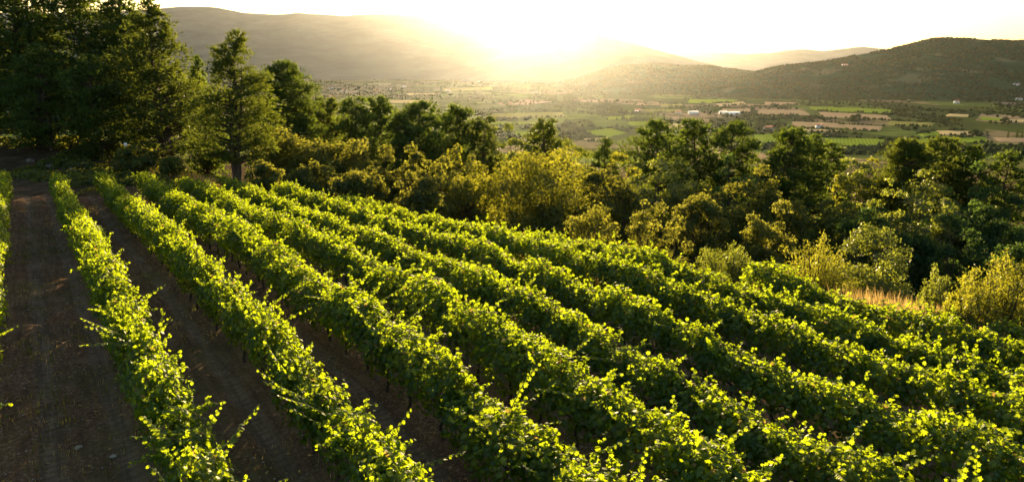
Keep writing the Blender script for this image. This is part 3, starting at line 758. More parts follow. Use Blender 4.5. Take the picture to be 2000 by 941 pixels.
print('tree tris', NTRI[0])
# ------------------------------------------------------------------ undergrowth on the slope (a mass nobody could count)
def undergrowth(name, n, xr, dr, hmin, hmax, mat, leaves, seedmask=None, k=.0042):
    P, Nn, S = [], [], []
    c = 0
    while c < n:
        x = rng.uniform(*xr); dd = rng.uniform(*dr) ** 1.0
        y = np.interp(x, *EDGE) + dd
        if seedmask and not seedmask(x, y): continue
        c += 1
        r = rng.uniform(.7, 1.8) * (1 + dd / 90); hh = rng.uniform(hmin, hmax) * (1 + dd / 120)
        d_ = rnd_unit(leaves); d_[:, 2] = np.abs(d_[:, 2])
        q = np.stack([x + d_[:, 0] * r, y + d_[:, 1] * r, np.zeros(leaves)], 1) + rng.normal(size=(leaves, 3)) * .15 * r
        q[:, 2] = ground(q[:, 0], q[:, 1]) + d_[:, 2] * hh * (.6 + .4 * fbm(q[:, 0] * 1.3, q[:, 1] * 1.3, 4))
        P.append(q); Nn.append(unit(d_ + rnd_unit(leaves) * .7)); S.append(np.full(leaves, max(.1, math.hypot(x, y) * k)))
    P, Nn, S = np.concatenate(P), np.concatenate(Nn), np.concatenate(S)
    V, Fq = rhombi(P, Nn, S * rng.uniform(.6, 1.4, len(S)), .6)
    T = np.repeat(np.repeat(rng.uniform(.1, .9, n), leaves) + rng.normal(0, .12, len(P)), 4)
    return tag(link(name, mesh(name, V, Fq, mat, np.clip(T, 0, 1))), kind='stuff')
clear = lambda x, y: ((x - 9) / 6.5) ** 2 + ((y - 47) / 3.5) ** 2 > 1
undergrowth('undergrowth', 560, (-16, 62), (6, 80), .8, 2.6, M['broad'], 170, clear)
undergrowth('undergrowth', 190, (20, 75), (-1, 60), 1.0, 3.2, M['oak'], 150)
undergrowth('undergrowth', 260, (-60, 90), (80, 260), 2, 5, M['oak'], 150)
undergrowth('brushwood', 46, (-40, -27), (-14, -6), .25, .8, M['oak'], 150)
undergrowth('brushwood', 120, (-52, -22), (-6, 12), .3, 1.1, M['oak'], 120)

# ------------------------------------------------------------------ grass
def grass(name, spots, mat, blades=14, h=(.3, .7), w=.012, spread=.18):
    n = len(spots); P = np.repeat(spots, blades, 0); m_ = len(P)
    P = P + np.stack([rng.normal(0, spread, m_), rng.normal(0, spread, m_), np.zeros(m_)], 1)
    P[:, 2] = ground_fine(P[:, 0], P[:, 1]) - .01
    hh = rng.uniform(*h, m_); az = rng.uniform(0, 2 * math.pi, m_); lean = rng.uniform(.05, .5, m_) * hh
    side = np.stack([-np.sin(az), np.cos(az), np.zeros(m_)], 1) * w
    mid_ = P + np.stack([np.cos(az) * lean * .35, np.sin(az) * lean * .35, hh * .6], 1)
    tip = P + np.stack([np.cos(az) * lean, np.sin(az) * lean, hh], 1)
    V = np.stack([P - side, P + side, mid_ + side * .8, tip, mid_ - side * .8], 1).reshape(-1, 3)
    o = np.arange(m_)[:, None] * 5
    me = mesh(name, V, [np.concatenate([o + [0, 1, 2, 4]]), o + [[4, 2, 3]]], mat, np.repeat(rng.uniform(0, 1, m_), 5))
    return tag(link(name, me), kind='stuff')
def spots_in(n, fn):
    out_ = []
    while len(out_) < n: out_.append(fn())
    return np.array(out_)
def edge_spot(x0, x1, d0, d1):
    x = rng.uniform(x0, x1); return (x, np.interp(x, *EDGE) + rng.uniform(d0, d1), 0)
grass('dry_grass', spots_in(800, lambda: edge_spot(11.2, 15.5, -3.4, 1.6)), M['drygrass'], 17, (.6, 1.55), .014)
grass('dry_grass', spots_in(1500, lambda: edge_spot(-34, -14, -4, 9)), M['drygrass'], 12, (.25, .6), .022, .3)
grass('dry_grass', spots_in(500, lambda: edge_spot(-5, 10, -1.5, 3)), M['drygrass'], 14, (.3, .8), .016)
grass('field_edge_weeds', spots_in(700, lambda: edge_spot(4, 16, -3.2, 2.5)), M['greengrass'], 14, (.4, 1.0), .018, .3)
def lane_spot():
    while True:
        v = 3 + 45 * rng.uniform() ** 1.4; k = rng.integers(0, 6)
        u = ROW_U[0] + SPACING * k + rng.choice([rng.normal(0, .3), SPACING / 2 + rng.normal(0, .25)])
        x, y = u * EX + v * DX, u * EY + v * DY
        if y > 3 and fbm(x * .35, y * .35, 12) > .45: return (x, y, 0)
grass('lane_weeds', spots_in(1100, lane_spot), M['greengrass'], 10, (.05, .2), .008, .1)
grass('lane_straw', spots_in(900, lane_spot), M['drygrass'], 7, (.04, .14), .006, .12)

P = np.array([lane_spot() for _ in range(1500)]); P[:, :2] += rng.normal(0, .25, (len(P), 2)); P[:, 2] = ground_fine(P[:, 0], P[:, 1]) + .02
V, Fq = rhombi(P, unit(np.array([0, 0, 1.]) + rnd_unit(len(P)) * .5), rng.uniform(.05, .11, len(P)), .8)
tag(link('fallen_leaves', mesh('fallen_leaves', V, Fq, M['drygrass'], np.repeat(rng.uniform(0, .6, len(P)), 4))), kind='stuff')
P = np.array([lane_spot() for _ in range(4500)]); P[:, :2] += rng.normal(0, .35, (len(P), 2)); P[:, 2] = ground_fine(P[:, 0], P[:, 1])
V, Fq, T = clumps(P, rng.uniform(.012, .055, len(P)), .65)
M['clod'] = rough_mat('soil_clod', [(.3, (.085, .05, .03)), (.7, (.22, .145, .09))], 6, bump=.3)
tag(link('soil_clods', mesh('soil_clods', V, Fq, M['clod'], T)), kind='stuff')

# ------------------------------------------------------------------ pebbles, stones, rocks, track, sign
P = np.array([lane_spot() for _ in range(2600)]); P[:, :2] += rng.normal(0, .3, (len(P), 2))
P[:, 2] = ground_fine(P[:, 0], P[:, 1])
V, Fq, T = clumps(P, rng.uniform(.008, .03, len(P)), .6)
tag(link('pebbles', mesh('pebbles', V, Fq, M['stone'], T)), kind='stuff')
def stone(px, py, size, label, group, name='stone', flat=.55, mat='stone'):
    x, y, z = hit(px, py, 300)
    g = Geo(); V = ICO_V.copy(); Fq = ICO_F
    for _ in range(2):                                         # subdivide for a rounded, chipped form
        e = {}; V = list(V); nf = []
        def midp(a, b):
            k = (min(a, b), max(a, b))
            if k not in e: V.append((np.array(V[a]) + V[b]) / 2); e[k] = len(V) - 1
            return e[k]
        for a, b, c in Fq:
            ab, bc, ca = midp(a, b), midp(b, c), midp(c, a)
            nf += [[a, ab, ca], [b, bc, ab], [c, ca, bc], [ab, bc, ca]]
        V, Fq = unit(np.array(V)), np.array(nf)
    s = rng.uniform(0, 90)
    V = V * (.7 + .6 * fbm(V[:, :1] * 1.7 + s, V[:, 1:2] * 1.7 + V[:, 2:3] * 2.1, 3)) * np.array([1, rng.uniform(.6, .9), flat]) * size
    g.add(V, Fq)
    o = link(name, g.build(name, M[mat], False), None, (x, y, float(ground_fine(x, y)) + size * flat * .25))
    o.rotation_euler = (0, 0, rng.uniform(0, 6))
    return tag(o, label, name, group)
stone(155, 886, .07, 'pale flat stone lying in the wheel track of the wide lane', 'stones in the lane')
stone(222, 893, .06, 'pale stone beside the flat one, nearer the second vine row', 'stones in the lane')
for px, py, s, l in [(55, 338, .8, 'grey rock at the end of the first vine row'), (95, 330, 1.0, 'big grey rock behind the track head'), (140, 335, .7, 'rock between the first and second row ends'),
                     (165, 322, .9, 'rock on the shaded bank under the low bushy pine'), (60, 318, .8, 'topmost rock on the shaded bank by the first row'), (330, 338, .5, 'small rock beyond the fourth row of vines'), (352, 333, .4, 'smallest pale rock beside the lone pine trunk')]:
    stone(px, py, s * .42, l, 'rocks on the bank', 'rock', .7, 'bank_rock')
tp = np.array([hit(*p) for p in [(1120, 418), (1170, 405), (1215, 398), (1260, 390), (1300, 385), (1345, 378)]])[:, :2]
tw = np.array([2.2, 2.6, 3.4, 3.6, 3.0, 2.2])
tt = np.linspace(0, 5, 40); cx_, cy_, cw = (np.interp(tt, range(6), q) for q in (tp[:, 0], tp[:, 1], tw))
dx_, dy_ = np.gradient(cx_), np.gradient(cy_); ln_ = np.hypot(dx_, dy_)
V = []
for s in np.linspace(-1, 1, 7):
    x, y = cx_ - dy_ / ln_ * s * cw * .5, cy_ + dx_ / ln_ * s * cw * .5
    V.append(np.stack([x, y, ground_fine(x, y) + (.06 if abs(s) < .95 else -.05)], 1))
V = np.array(V); i, j = np.meshgrid(np.arange(6), np.arange(39), indexing='ij'); q = (i * 40 + j).ravel()
M['track'] = rough_mat('track_dust', [(.3, (.20, .17, .14)), (.7, (.36, .32, .27))], 2.5, bump=.4)
tag(link('dirt_track', mesh('dirt_track', V.reshape(-1, 3), np.stack([q, q + 1, q + 41, q + 40], 1), M['track'], smooth=True)), kind='structure')
x, y, z = at(247, 290, 62); z = float(ground_fine(x, y))
zt = at(247, 279, 62)[2]
root = tag(empty('signboard', (x, y, z)), 'small white signboard on a post in the shade below the pines', 'sign')
g = Geo(); g.tube([(0, 0, -.3), (0, 0, zt - z)], np.array([.05, .05]), 8); link('post', g.build('post', M['wood']), root)
m, nt, N, L, out = newmat('white_board'); b = N.new('ShaderNodeBsdfPrincipled'); b.inputs['Base Color'].default_value = (.8, .8, .78, 1); L.new(b.outputs[0], out.inputs['Surface'])
g = Geo(); g.box((-.13, -.09, zt - z - .26), (.13, -.055, zt - z)); link('board', g.build('board', m), root)

# ------------------------------------------------------------------ vines
OUT = np.array([(0, -.30), (.20, -.50), (.30, -.22), (.52, -.10), (.34, .10), (.40, .36), (.16, .30), (0, .58), (-.16, .30), (-.40, .36), (-.34, .10), (-.52, -.10), (-.30, -.22), (-.20, -.50)])
LEAF_V = np.vstack([[(0, -.02)], OUT]); LEAF_Z = -.28 * np.abs(LEAF_V[:, 0]) + .0 - .18 * LEAF_V[:, 1] ** 2
LEAF_F = np.array([[0, k, k % 14 + 1] for k in range(1, 15)])
OUT6 = np.array([(0, -.32), (.42, -.30), (.46, .18), (0, .56), (-.46, .18), (-.42, -.30)])
LEAF6_V = np.vstack([[(0, -.02)], OUT6]); LEAF6_Z = -.28 * np.abs(LEAF6_V[:, 0]) - .18 * LEAF6_V[:, 1] ** 2
LEAF6_F = np.array([[0, k, k % 6 + 1] for k in range(1, 7)])
def vine_leaves(P, N_, tip, size, fine=True):
    LV, LZ, LF = (LEAF_V, LEAF_Z, LEAF_F) if fine else (LEAF6_V, LEAF6_Z, LEAF6_F)
    b = unit(tip - N_ * (tip * N_).sum(1, keepdims=True)); a = np.cross(b, N_)
    s = size[:, None, None]
    curl = rng.uniform(.4, 1.8, len(P))[:, None, None]
    V = P[:, None] + s * (a[:, None] * LV[None, :, :1] + b[:, None] * LV[None, :, 1:] + N_[:, None] * (LZ[None, :, None] * curl))
    Fq = (LF[None] + len(LV) * np.arange(len(P))[:, None, None]).reshape(-1, 3)
    return V.reshape(-1, 3), Fq, len(LV)
def shoot_path(o, d_, ln, droop):
    t = np.linspace(0, 1, 7)[:, None]
    P = o + d_ * ln * t; P[:, 2] -= (droop * ln * t ** 2)[:, 0]
    return P
def make_vine_mesh(k, n=480, fine=True):
    """foliage of one trellised vine: a ragged hedge of hanging leaves with shoots breaking out of it"""
    L_ = 1.28
    P, N_, T, S = [], [], [], []
    bump = rng.uniform(.62, 1.30, 5)
    while len(P) < n:
        x = rng.uniform(-L_ / 2 - .12, L_ / 2 + .12); th = rng.uniform(-.9, math.pi + .9)
        bb = np.interp(x, np.linspace(-.76, .76, 5), bump)
        r = rng.triangular(.45, .95, 1.22) if rng.uniform() < .8 else rng.uniform(.1, .6)
        y = math.cos(th) * .44 * r * bb; z = 1.08 + math.sin(th) * (.53 if math.sin(th) > 0 else .55) * r * bb
        if math.sin(th) < 0 and rng.uniform() < .45: continue
        P.append((x, y, z)); n0 = np.array([rng.normal() * .35, math.cos(th), math.sin(th) * .9 + .25])
        N_.append(n0 + rng.normal(size=3) * .55); T.append(1.0 if rng.uniform() < .02 else min(.9, .48 + .22 * rng.normal())); S.append(rng.uniform(.06, .120))
    P, N_ = np.array(P), unit(np.array(N_))
    tip = unit(np.array([0, 0, -1.0]) + rnd_unit(len(P)) * .6 + N_ * np.array([.4, .4, 0]))
    # shoots
    g = Geo()
    for q in range(21):
        o = np.array([rng.uniform(-.55, .55), rng.uniform(-.35, .35), rng.uniform(1.15, 1.45)])
        d_ = unit(np.array([rng.normal() * .45, rng.normal() * .55, rng.uniform(.4, 1.5)]))
        ln = rng.uniform(.3, .85); pa = shoot_path(o, d_, ln, rng.uniform(.1, .5))
        g.tube(pa, np.linspace(.006, .002, 7), 3, False)
        m_ = int(ln * 26); s = np.sort(rng.uniform(.15, 1, m_))
        c = np.stack([np.interp(s, np.linspace(0, 1, 7), pa[:, a]) for a in range(3)], 1)
        nn = unit(rng.normal(size=(m_, 3)) * .6 + [0, -.2, .6])
        P = np.vstack([P, c + rnd_unit(m_) * .035]); N_ = np.vstack([N_, nn]); tip = np.vstack([tip, unit(rnd_unit(m_) + [0, 0, -.5])])
        S += list(.112 * (1.1 - .65 * s) * rng.uniform(.8, 1.2, m_)); T += list(np.minimum(.9, .6 + .2 * rng.normal(size=m_)))
    V, Fq, kk = vine_leaves(P, N_, tip, np.array(S), fine)
    fol = mesh('vine_foliage', V, Fq, M['vine'], np.repeat(np.clip(T, 0, 1), kk))
    # trunk with a knobbly head and two arms along the wire
    w = Geo()
    tr = np.array([(0, 0, -.15), (.02, .01, .1), (-.03, -.02, .3), (.03, .02, .5), (0, 0, .66)]) + np.vstack([[0, 0, 0], rng.normal(size=(4, 3)) * [.025, .025, .01]])
    w.tube(tr, np.array([.045, .036, .03, .032, .045]), 7)
    for s in (-1, 1):
        w.tube(np.array([tr[-1], tr[-1] + [s * .2, rng.normal() * .02, .08], tr[-1] + [s * .5, rng.normal() * .03, .11]]), np.array([.03, .02, .013]), 5)
    for q in range(4):
        x0 = rng.uniform(-.45, .45); w.tube(np.array([(x0, 0, .74), (x0 + rng.normal() * .06, rng.normal() * .08, 1.05), (x0 + rng.normal() * .1, rng.normal() * .15, 1.4)]), np.array([.008, .006, .003]), 4, False)
    return fol, w.build('vine_trunk', M['vine_bark'], True)
FINE = [make_vine_mesh(k, 1200, True) for k in range(10)]
# a single leaf, and a cane, for the long shoots of the near vines
def leaf_mesh():
    V, Fq, kk = vine_leaves(np.zeros((1, 3)), np.array([[0, 0, 1.]]), np.array([[0, 1., 0]]), np.array([1.0]))
    V = V - np.array([0, -.3, 0]); return mesh('vine_leaf', V, Fq, M['vine'], np.full(len(V), .6))
LEAVES = [leaf_mesh() for _ in range(3)]
CANES = []
for k in range(5):
    pa = shoot_path(np.zeros(3), np.array([1., 0, 0]), 1.0, rng.uniform(-.1, .35)); pa[1:, 1] += np.cumsum(rng.normal(0, .02, 6))
    g = Geo(); g.tube(pa, np.linspace(.007, .0025, 7), 5, False); CANES.append((g.build('vine_cane', M['cane'], True), pa))
ONES = 'zeroth first second third fourth fifth sixth seventh eighth ninth tenth eleventh twelfth thirteenth fourteenth fifteenth sixteenth seventeenth eighteenth nineteenth'.split()
def ordinal(n):
    if n < 20: return ONES[n]
    t = {2: 'twent', 3: 'thirt', 4: 'fort', 5: 'fift'}[n // 10]
    return t + 'ieth' if n % 10 == 0 else t + 'y-' + ONES[n % 10]
VSP = 1.2
def add_shoot(root, o, d_, ln):
    """a long cane reaching out of the row, with its own leaves"""
    me, pa = CANES[rng.integers(len(CANES))]
    d_ = unit(np.asarray(d_, float)); up = np.array([0, 0, 1.]); s_ = unit(np.cross(up, d_)); u_ = np.cross(d_, s_)
    Mx = Matrix(((d_[0] * ln, s_[0] * ln, u_[0] * ln, o[0]), (d_[1] * ln, s_[1] * ln, u_[1] * ln, o[1]), (d_[2] * ln, s_[2] * ln, u_[2] * ln, o[2]), (0, 0, 0, 1)))
    c = link('shoot', me, root); c.matrix_local = Mx
    n = max(6, int(ln * 17))
    for q in range(n):
        t = .18 + .82 * (q + rng.uniform(.2, .8)) / n
        p = [np.interp(t, np.linspace(0, 1, 7), pa[:, a]) for a in range(3)]
        side = (-1) ** q
        lf = link('leaf', LEAVES[q % 3], c)
        sz = rng.uniform(.085, .135) * (1.12 - .6 * t) / ln
        nn = Vector((rng.normal() * .4, side * .35 + rng.normal() * .3, 1)).normalized()
        b_ = Vector((rng.uniform(0, .6), side, -.35)); b_ = (b_ - nn * b_.dot(nn)).normalized(); a_ = b_.cross(nn)
        lf.matrix_local = Matrix(((a_.x * sz, b_.x * sz, nn.x * sz, p[0]), (a_.y * sz, b_.y * sz, nn.y * sz, p[1]), (a_.z * sz, b_.z * sz, nn.z * sz, p[2]), (0, 0, 0, 1)))
post_me = []
for k in range(2):
    g = Geo(); g.tube([(0, 0, -.3), (0, 0, .7), (.01, 0, 1.45)], np.array([.04, .038, .034]), 8); post_me.append(g.build('post', M['wood']))
nv = 0; VINES = []
for r_, (u, ve) in enumerate(zip(ROW_U, ROW_END)):
    k = 0; v = ve
    while v > -16:
        x, y = u * EX + v * DX, u * EY + v * DY
        px, py = proj(x, y, float(ground(x, y)) + 1.2)
        inview = y > 2.5 and -110 < px < 2110 and py < 1090
        if inview:
            VINES.append((r_, k, x, y, px, py, v)); k += 1
        v -= VSP
rowname = lambda r: ordinal(r + 1) + ' vine row'
for r_, k, x, y, px, py, v in VINES:
    z = float(ground(x, y))
    fol, trk = FINE[rng.integers(len(FINE))]
    jx, jy = rng.normal(0, .05, 2)
    root = tag(empty('grapevine', (x + jx, y + jy, z), math.atan2(DY, DX) + (math.pi if rng.uniform() < .5 else 0)),
               f'leafy green grapevine, {ordinal(k + 1)} from the far end of the {ordinal(r_ + 1)} row from the left', 'grapevine', 'grapevines trained in rows')
    f = tag(link('foliage', fol, root), kind='stuff')
    s = rng.uniform(.92, 1.12) * (.86 if r_ < 3 else 1.12); hs = rng.uniform(.88, 1.10)
    f.scale = (rng.uniform(.98, 1.1), s, hs)
    link('trunk', trk, root)
    dist = math.hypot(x, y)
    if dist < 18:
        for q in range(rng.integers(2, 5) if dist < 11.5 else rng.integers(0, 3)):
            sd = rng.choice([-1, 1])
            add_shoot(root, (rng.uniform(-.5, .5), sd * rng.uniform(.1, .3), rng.uniform(1.15, 1.55)), (rng.normal() * .5, sd * rng.uniform(.3, 1.0), rng.uniform(.2, 1.0)), rng.uniform(.6, 1.15))
    if k % 6 == 0:
        vx, vy = x + DX * VSP * .5, y + DY * VSP * .5
        p = link('trellis_post', post_me[k % 2], None, (vx, vy, float(ground(vx, vy))))
        tag(p, f'weathered wooden trellis post, {ordinal(k // 6 + 1)} from the far end of the {ordinal(r_ + 1)} row from the left', 'post', 'trellis posts in the vine rows')
print('vines', len(VINES), 'objects', len(SC.objects))
# ------------------------------------------------------------------ valley: trees, hedges, farmhouses
def small_tree(k, h=8, w=7):
    n = 420; d_ = rnd_unit(n); d_[:, 2] = np.where(d_[:, 2] < -.2, -d_[:, 2], d_[:, 2])
    lob = rnd_unit(9) * np.array([.3, .3, .22]) * [w, w, h]; li = rng.integers(0, 9, n)
    P = np.array([0, 0, h * .55]) + lob[li] + d_ * np.array([.26 * w, .26 * w, .22 * h]) * rng.uniform(.8, 1.1, (n, 1))
    V, Fq = rhombi(P, unit(d_ + rnd_unit(n) * .6), rng.uniform(.9, 1.8, n), .7)
    g = Geo(); g.tube([(0, 0, -1), (0, 0, h * .4)], np.array([.3, .2]), 5, False)
    return mesh('far_tree_crown', V, Fq, M['wood_far'], np.repeat(np.clip(rng.normal(.5, .2, n), 0, 1), 4)), g.build('far_tree_trunk', M['bark'])
def cypress_mesh():
    n = 300; t = rng.uniform(.05, 1, n); az = rng.uniform(0, 6.3, n); r = .9 * np.sin(np.clip(t * 1.05, 0, 1) ** .7 * math.pi) ** .6 * rng.uniform(.7, 1.1, n)
    P = np.stack([np.cos(az) * r, np.sin(az) * r, t * 9], 1)
    V, Fq = rhombi(P, unit(np.stack([np.cos(az), np.sin(az), 0 * t + .3], 1)), rng.uniform(.5, .9, n), .6)
    g = Geo(); g.tube([(0, 0, -1), (0, 0, 2)], np.array([.2, .15]), 5, False)
    return mesh('cypress_crown', V, Fq, M['wood_far'], np.full(n * 4, .2)), g.build('cypress_trunk', M['bark'])
ST = [small_tree(k) for k in range(6)]; CY_ = cypress_mesh()
def far_tree(px, py, s, label, group, name='valley_tree', cat='tree', me=None, sx=1.0):
    x, y, z = hit(px, py)
    root = tag(empty(name, (x, y, z - .3), rng.uniform(0, 6)), label, cat, group)
    cr, tr = me or ST[rng.integers(6)]
    for nm, m_ in (('crown', cr), ('trunk', tr)):
        o = link(nm, m_, root); o.scale = (s * sx, s * sx, s)
    return root
# tree rows: photo pixel ends, how many, size, what they stand beside
TREEROWS = [((1660, 234), (1715, 238), 5, 1.3, 'brown trees between two ploughed fields'), ((1745, 222), (1790, 224), 5, 1.5, 'tall clump ending the long ploughed field'),
            ((1810, 236), (1880, 240), 7, 1.1, 'tree row below the tall clump'), ((1830, 250), (1880, 248), 6, .9, 'hedge row above the stubble strip'),
            ((1900, 215), (1990, 222), 8, 1.3, 'wooded strip at the foot of the big hill'), ((1700, 206), (1780, 203), 7, 1.1, 'tree row under the big hill above the green strip'),
            ((1575, 253), (1660, 257), 8, .7, 'low dark hedge below the ploughed fields'), ((1495, 245), (1540, 246), 4, 1.0, 'trees left of the ploughed fields'),
            ((1380, 228), (1470, 232), 8, 1.1, 'trees in front of the long white sheds'), ((1480, 240), (1500, 262), 4, 1.1, 'trees beside the first bright vineyard field'),
            ((1130, 243), (1160, 245), 4, 1.1, 'dark trees beyond the small green field'), ((1240, 228), (1300, 230), 6, 1.1, 'trees beyond the pale stubble strip'),
            ((1540, 206), (1610, 210), 6, 1.1, 'trees at the end of the far soil field'), ((1345, 206), (1392, 210), 5, 1.0, 'trees under the far green field'),
            ((1925, 244), (1975, 247), 4, 1.0, 'trees above the end stubble field'), ((880, 206), (960, 210), 6, 1.1, 'trees in the glow left of the sun beam'),
            ((650, 186), (720, 190), 6, 1.2, 'trees round the hamlet'), ((780, 176), (860, 178), 6, 1.2, 'trees under the plateau foot'),
            ((1620, 196), (1690, 198), 6, 1.2, 'trees at the big hill foot'), ((1880, 268), (1935, 262), 5, .8, 'trees at the end of the near vineyard field')]
n_far = 0
for (a, b, n, s, what) in TREEROWS:
    for k in range(n):
        t = (k + .5) / n
        far_tree(a[0] + (b[0] - a[0]) * t + rng.normal(0, 2), a[1] + (b[1] - a[1]) * t + rng.normal(0, .8), s * rng.uniform(.75, 1.25), f'{ordinal(k + 1)} from the left of the {what}', what)
far_tree(1730, 287, 1.2, 'dark pointed cypress alone in front of the bright green fields', None, 'cypress', 'cypress', CY_)
for k, (px, h) in enumerate([(1968, 1.3), (1985, 1.5), (1995, 1.2)]):
    far_tree(px, 270, h, f'{ordinal(k + 1)} of three tall poplars at the right edge of the valley', 'poplars in the valley', 'poplar_tree', 'poplar', CY_, 1.3)
# woods scattered over the valley, too far off to count
def not_in_field(x, y):
    for c, s in FCENT:
        if abs(x - c[0]) < s[0] * .5 and abs(y - c[1]) < s[1] * .5: return False
    return True
pts = []
while len(pts) < 12000:
    D = 880 * (5600 / 880) ** rng.uniform(); x = rng.uniform(-.52, .8) * D
    if fbm(x / 210, D / 340, 51, 4) > .515 - .07 * (rng.uniform() < .3) and not_in_field(x, D): pts.append((x, D, 0))
P = np.array(pts); r = rng.uniform(2.0, 4.6, len(P)) * (1 + P[:, 1] / 6000); P[:, 2] = ground(P[:, 0], P[:, 1]) + r * .5
V, Fq, T = clumps(P, r, rng.uniform(.8, 1.2, len(P)))
tag(link('valley_woodland', mesh('valley_woodland', V, Fq, M['wood_far'], T)), kind='stuff')
# farmhouses
WALL = {n: rough_mat(n, [(.3, c), (.7, tuple(q * 1.15 for q in c))], .4, bump=0) for n, c in (('cream_render', (.55, .48, .38)), ('white_render', (.78, .76, .72)), ('ochre_render', (.45, .33, .22)))}
M['roof_tile'] = rough_mat('roof_tile', [(.3, (.24, .11, .07)), (.7, (.38, .20, .13))], .8, bump=0)
M['roof_white'] = rough_mat('roof_sheet', [(.3, (.70, .71, .74)), (.7, (.80, .81, .84))], .3, bump=0, rough=.4)
M['dark_glass'] = rough_mat('dark_window', [(.3, (.03, .03, .035)), (.7, (.05, .05, .06))], .3, bump=0, rough=.2)
def house(px, py, L_, W_, H_, label, wall='cream_render', roof='roof_tile', rz=0., name='farmhouse', cat='house', group='houses in the valley', pitch=.3):
    x, y, z = hit(px, py)
    root = tag(empty(name, (x, y, z), rz), label, cat, group)
    a, b = L_ / 2, W_ / 2; rr = W_ * pitch
    g = Geo(); g.box((-a, -b, -1.5), (a, b, H_))
    g.add([(-a, -b, H_), (-a, b, H_), (-a, 0, H_ + rr), (a, -b, H_), (a, b, H_), (a, 0, H_ + rr)], [[0, 2, 1], [3, 4, 5]])
    link('wall', g.build('house_wall', WALL[wall]), root)
    g = Geo(); o = .5; t = .35
    for s in (-1, 1):
        e0, e1 = np.array([0, s * (b + o), H_ - o * 2 * pitch]), np.array([0, 0, H_ + rr])
        V = [];
        for xx in (-a - o, a + o):
            for p_ in (e0, e1):
                for tz in (.04, t): V.append((xx, p_[1], p_[2] + tz))
        g.add(V, [[0, 1, 3, 2], [4, 6, 7, 5], [0, 4, 5, 1], [2, 3, 7, 6], [1, 5, 7, 3], [0, 2, 6, 4]])
    rf = link('roof', g.build('house_roof', M[roof]), root)
    if roof == 'roof_tile':
        g = Geo(); g.box((a * .5, -.4, H_ + rr * .7), (a * .5 + .8, .4, H_ + rr + 1.2)); link('chimney', g.build('chimney', WALL[wall]), rf)
    nw = max(2, int(L_ / 4)); wm = None
    for k in range(nw):
        for lv in range(2 if H_ > 5 else 1):
            if wm is None:
                g = Geo(); g.box((-.55, -.09, -.8), (.55, .0, .8)); wm = g.build('window', M['dark_glass'])
            wv = link('window', wm, root, (-a + (k + .5) * L_ / nw, -b - .012, 1.8 + 2.7 * lv))
    g = Geo(); g.box((-.6, -.10, 0), (.6, 0, 2.2)); link('door', g.build('door', M['wood']), root, (a * .12, -b - .02, 0))
    return root
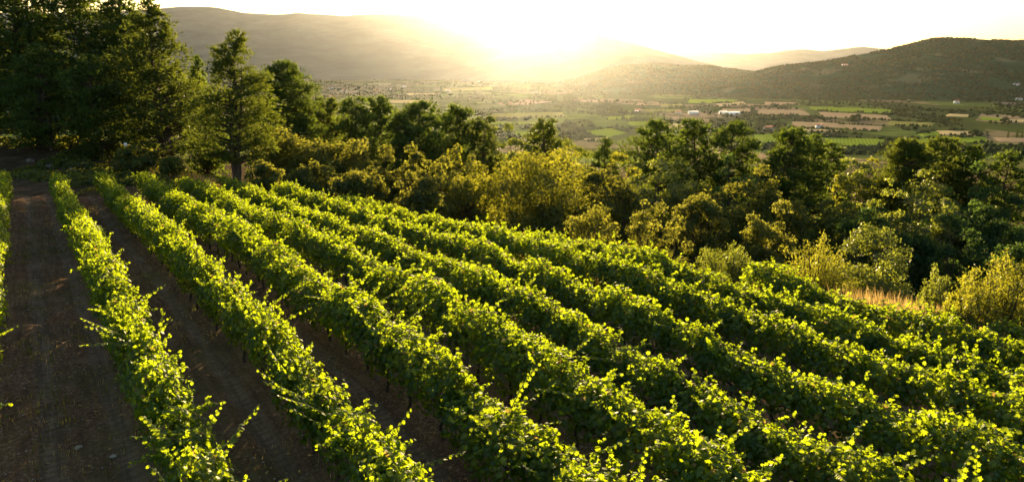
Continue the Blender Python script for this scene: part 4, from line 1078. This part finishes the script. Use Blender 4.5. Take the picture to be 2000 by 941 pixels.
HOUSES = [(1354, 223, 24, 10, 4, 'small white shed left of the long white sheds', 'white_render', 'roof_white', .1, 'shed'),
          (1430, 226, 34, 14, 5, 'long white farm shed, the longest in the valley', 'white_render', 'roof_white', .15, 'shed'), (1412, 223, 18, 10, 4, 'white shed just left of the longest shed', 'white_render', 'roof_white', .1, 'shed'),
          (1500, 255, 16, 9, 5, 'cream farmhouse beside the first bright vineyard field', 'cream_render', 'roof_tile', .2, 'farmhouse'), (1246, 219, 16, 9, 5, 'white house in the glow beside the meadow', 'white_render', 'roof_tile', -.2, 'farmhouse'),
          (1325, 222, 14, 9, 4.5, 'cream house left of the small white shed', 'cream_render', 'roof_tile', .1, 'farmhouse'), (1868, 202, 16, 10, 6, 'white farmhouse among trees at the big hill foot', 'white_render', 'roof_tile', .3, 'farmhouse'),
          (1985, 168, 22, 12, 7, 'large white house high on the big hill slope', 'white_render', 'roof_tile', .2, 'farmhouse'), (1990, 196, 18, 10, 6, 'white house at the hill foot near the picture edge', 'white_render', 'roof_tile', .1, 'farmhouse'),
          (648, 174, 22, 12, 7, 'white house first in the hamlet under the plateau', 'white_render', 'roof_tile', .2, 'farmhouse'), (672, 180, 24, 12, 7, 'cream house second in the hamlet', 'cream_render', 'roof_tile', 0, 'farmhouse'),
          (735, 182, 26, 12, 7, 'ochre house at the near end of the hamlet', 'ochre_render', 'roof_tile', -.2, 'farmhouse'), (760, 176, 22, 11, 7, 'pale house behind the ochre house', 'white_render', 'roof_tile', .2, 'farmhouse'),
          (790, 170, 22, 12, 7, 'pale house under the plateau, beyond the hamlet', 'white_render', 'roof_tile', .1, 'farmhouse'), (935, 162, 26, 14, 7, 'pale house in the glow at the plateau foot', 'cream_render', 'roof_tile', 0, 'farmhouse'),
          (875, 179, 20, 11, 7, 'white house beyond the glowing meadow', 'white_render', 'roof_tile', .1, 'farmhouse'), (1600, 250, 12, 8, 4.5, 'small farmhouse by the dark hedge below the ploughed field', 'white_render', 'roof_tile', .2, 'farmhouse'),
          (1648, 129, 26, 12, 6, 'white house on the shoulder of the big hill', 'white_render', 'roof_tile', .1, 'farmhouse'), (1775, 186, 20, 10, 5, 'cream house near the pale strip under the big hill', 'cream_render', 'roof_tile', .3, 'farmhouse')]
def hill_z(px, py, S):
    """a point of a hill surface seen at a pixel"""
    pr = np.stack(proj(S[..., 0], S[..., 1], S[..., 2]), -1)
    k = np.argmin(((pr - [px, py]) ** 2).sum(-1)); return S.reshape(-1, 3)[k]
for px, py, L_, W_, H_, lab, wl_, rf_, rz, nm in HOUSES:
    h_ = house(px, py, L_, W_, H_, lab, wl_, rf_, rz, nm, 'shed' if nm == 'shed' else 'house', 'sheds in the valley' if nm == 'shed' else 'houses in the valley')
    if (px, py) in ((1985, 168), (1648, 129)): h_.location = hill_z(px, py, big)

# ------------------------------------------------------------------ haze: one even body of air round the whole place
g = Geo(); g.box((-19000, -600, FLOOR - 40), (19000, 18500, 760))
m, nt, N, L, out = newmat('haze_air')
pv = N.new('ShaderNodeVolumePrincipled'); pv.inputs['Color'].default_value = (.88, .92, .98, 1)
pv.inputs['Density'].default_value = HAZE[0]; pv.inputs['Anisotropy'].default_value = HAZE[1]
L.new(pv.outputs[0], out.inputs['Volume'])
tag(link('haze', g.build('haze', m)), kind='stuff')

print('triangles', sum(sum(len(p.vertices) - 2 for p in m_.polygons) if len(m_.polygons) < 3000 else len(m_.loops) - 2 * len(m_.polygons) for m_ in bpy.data.meshes))
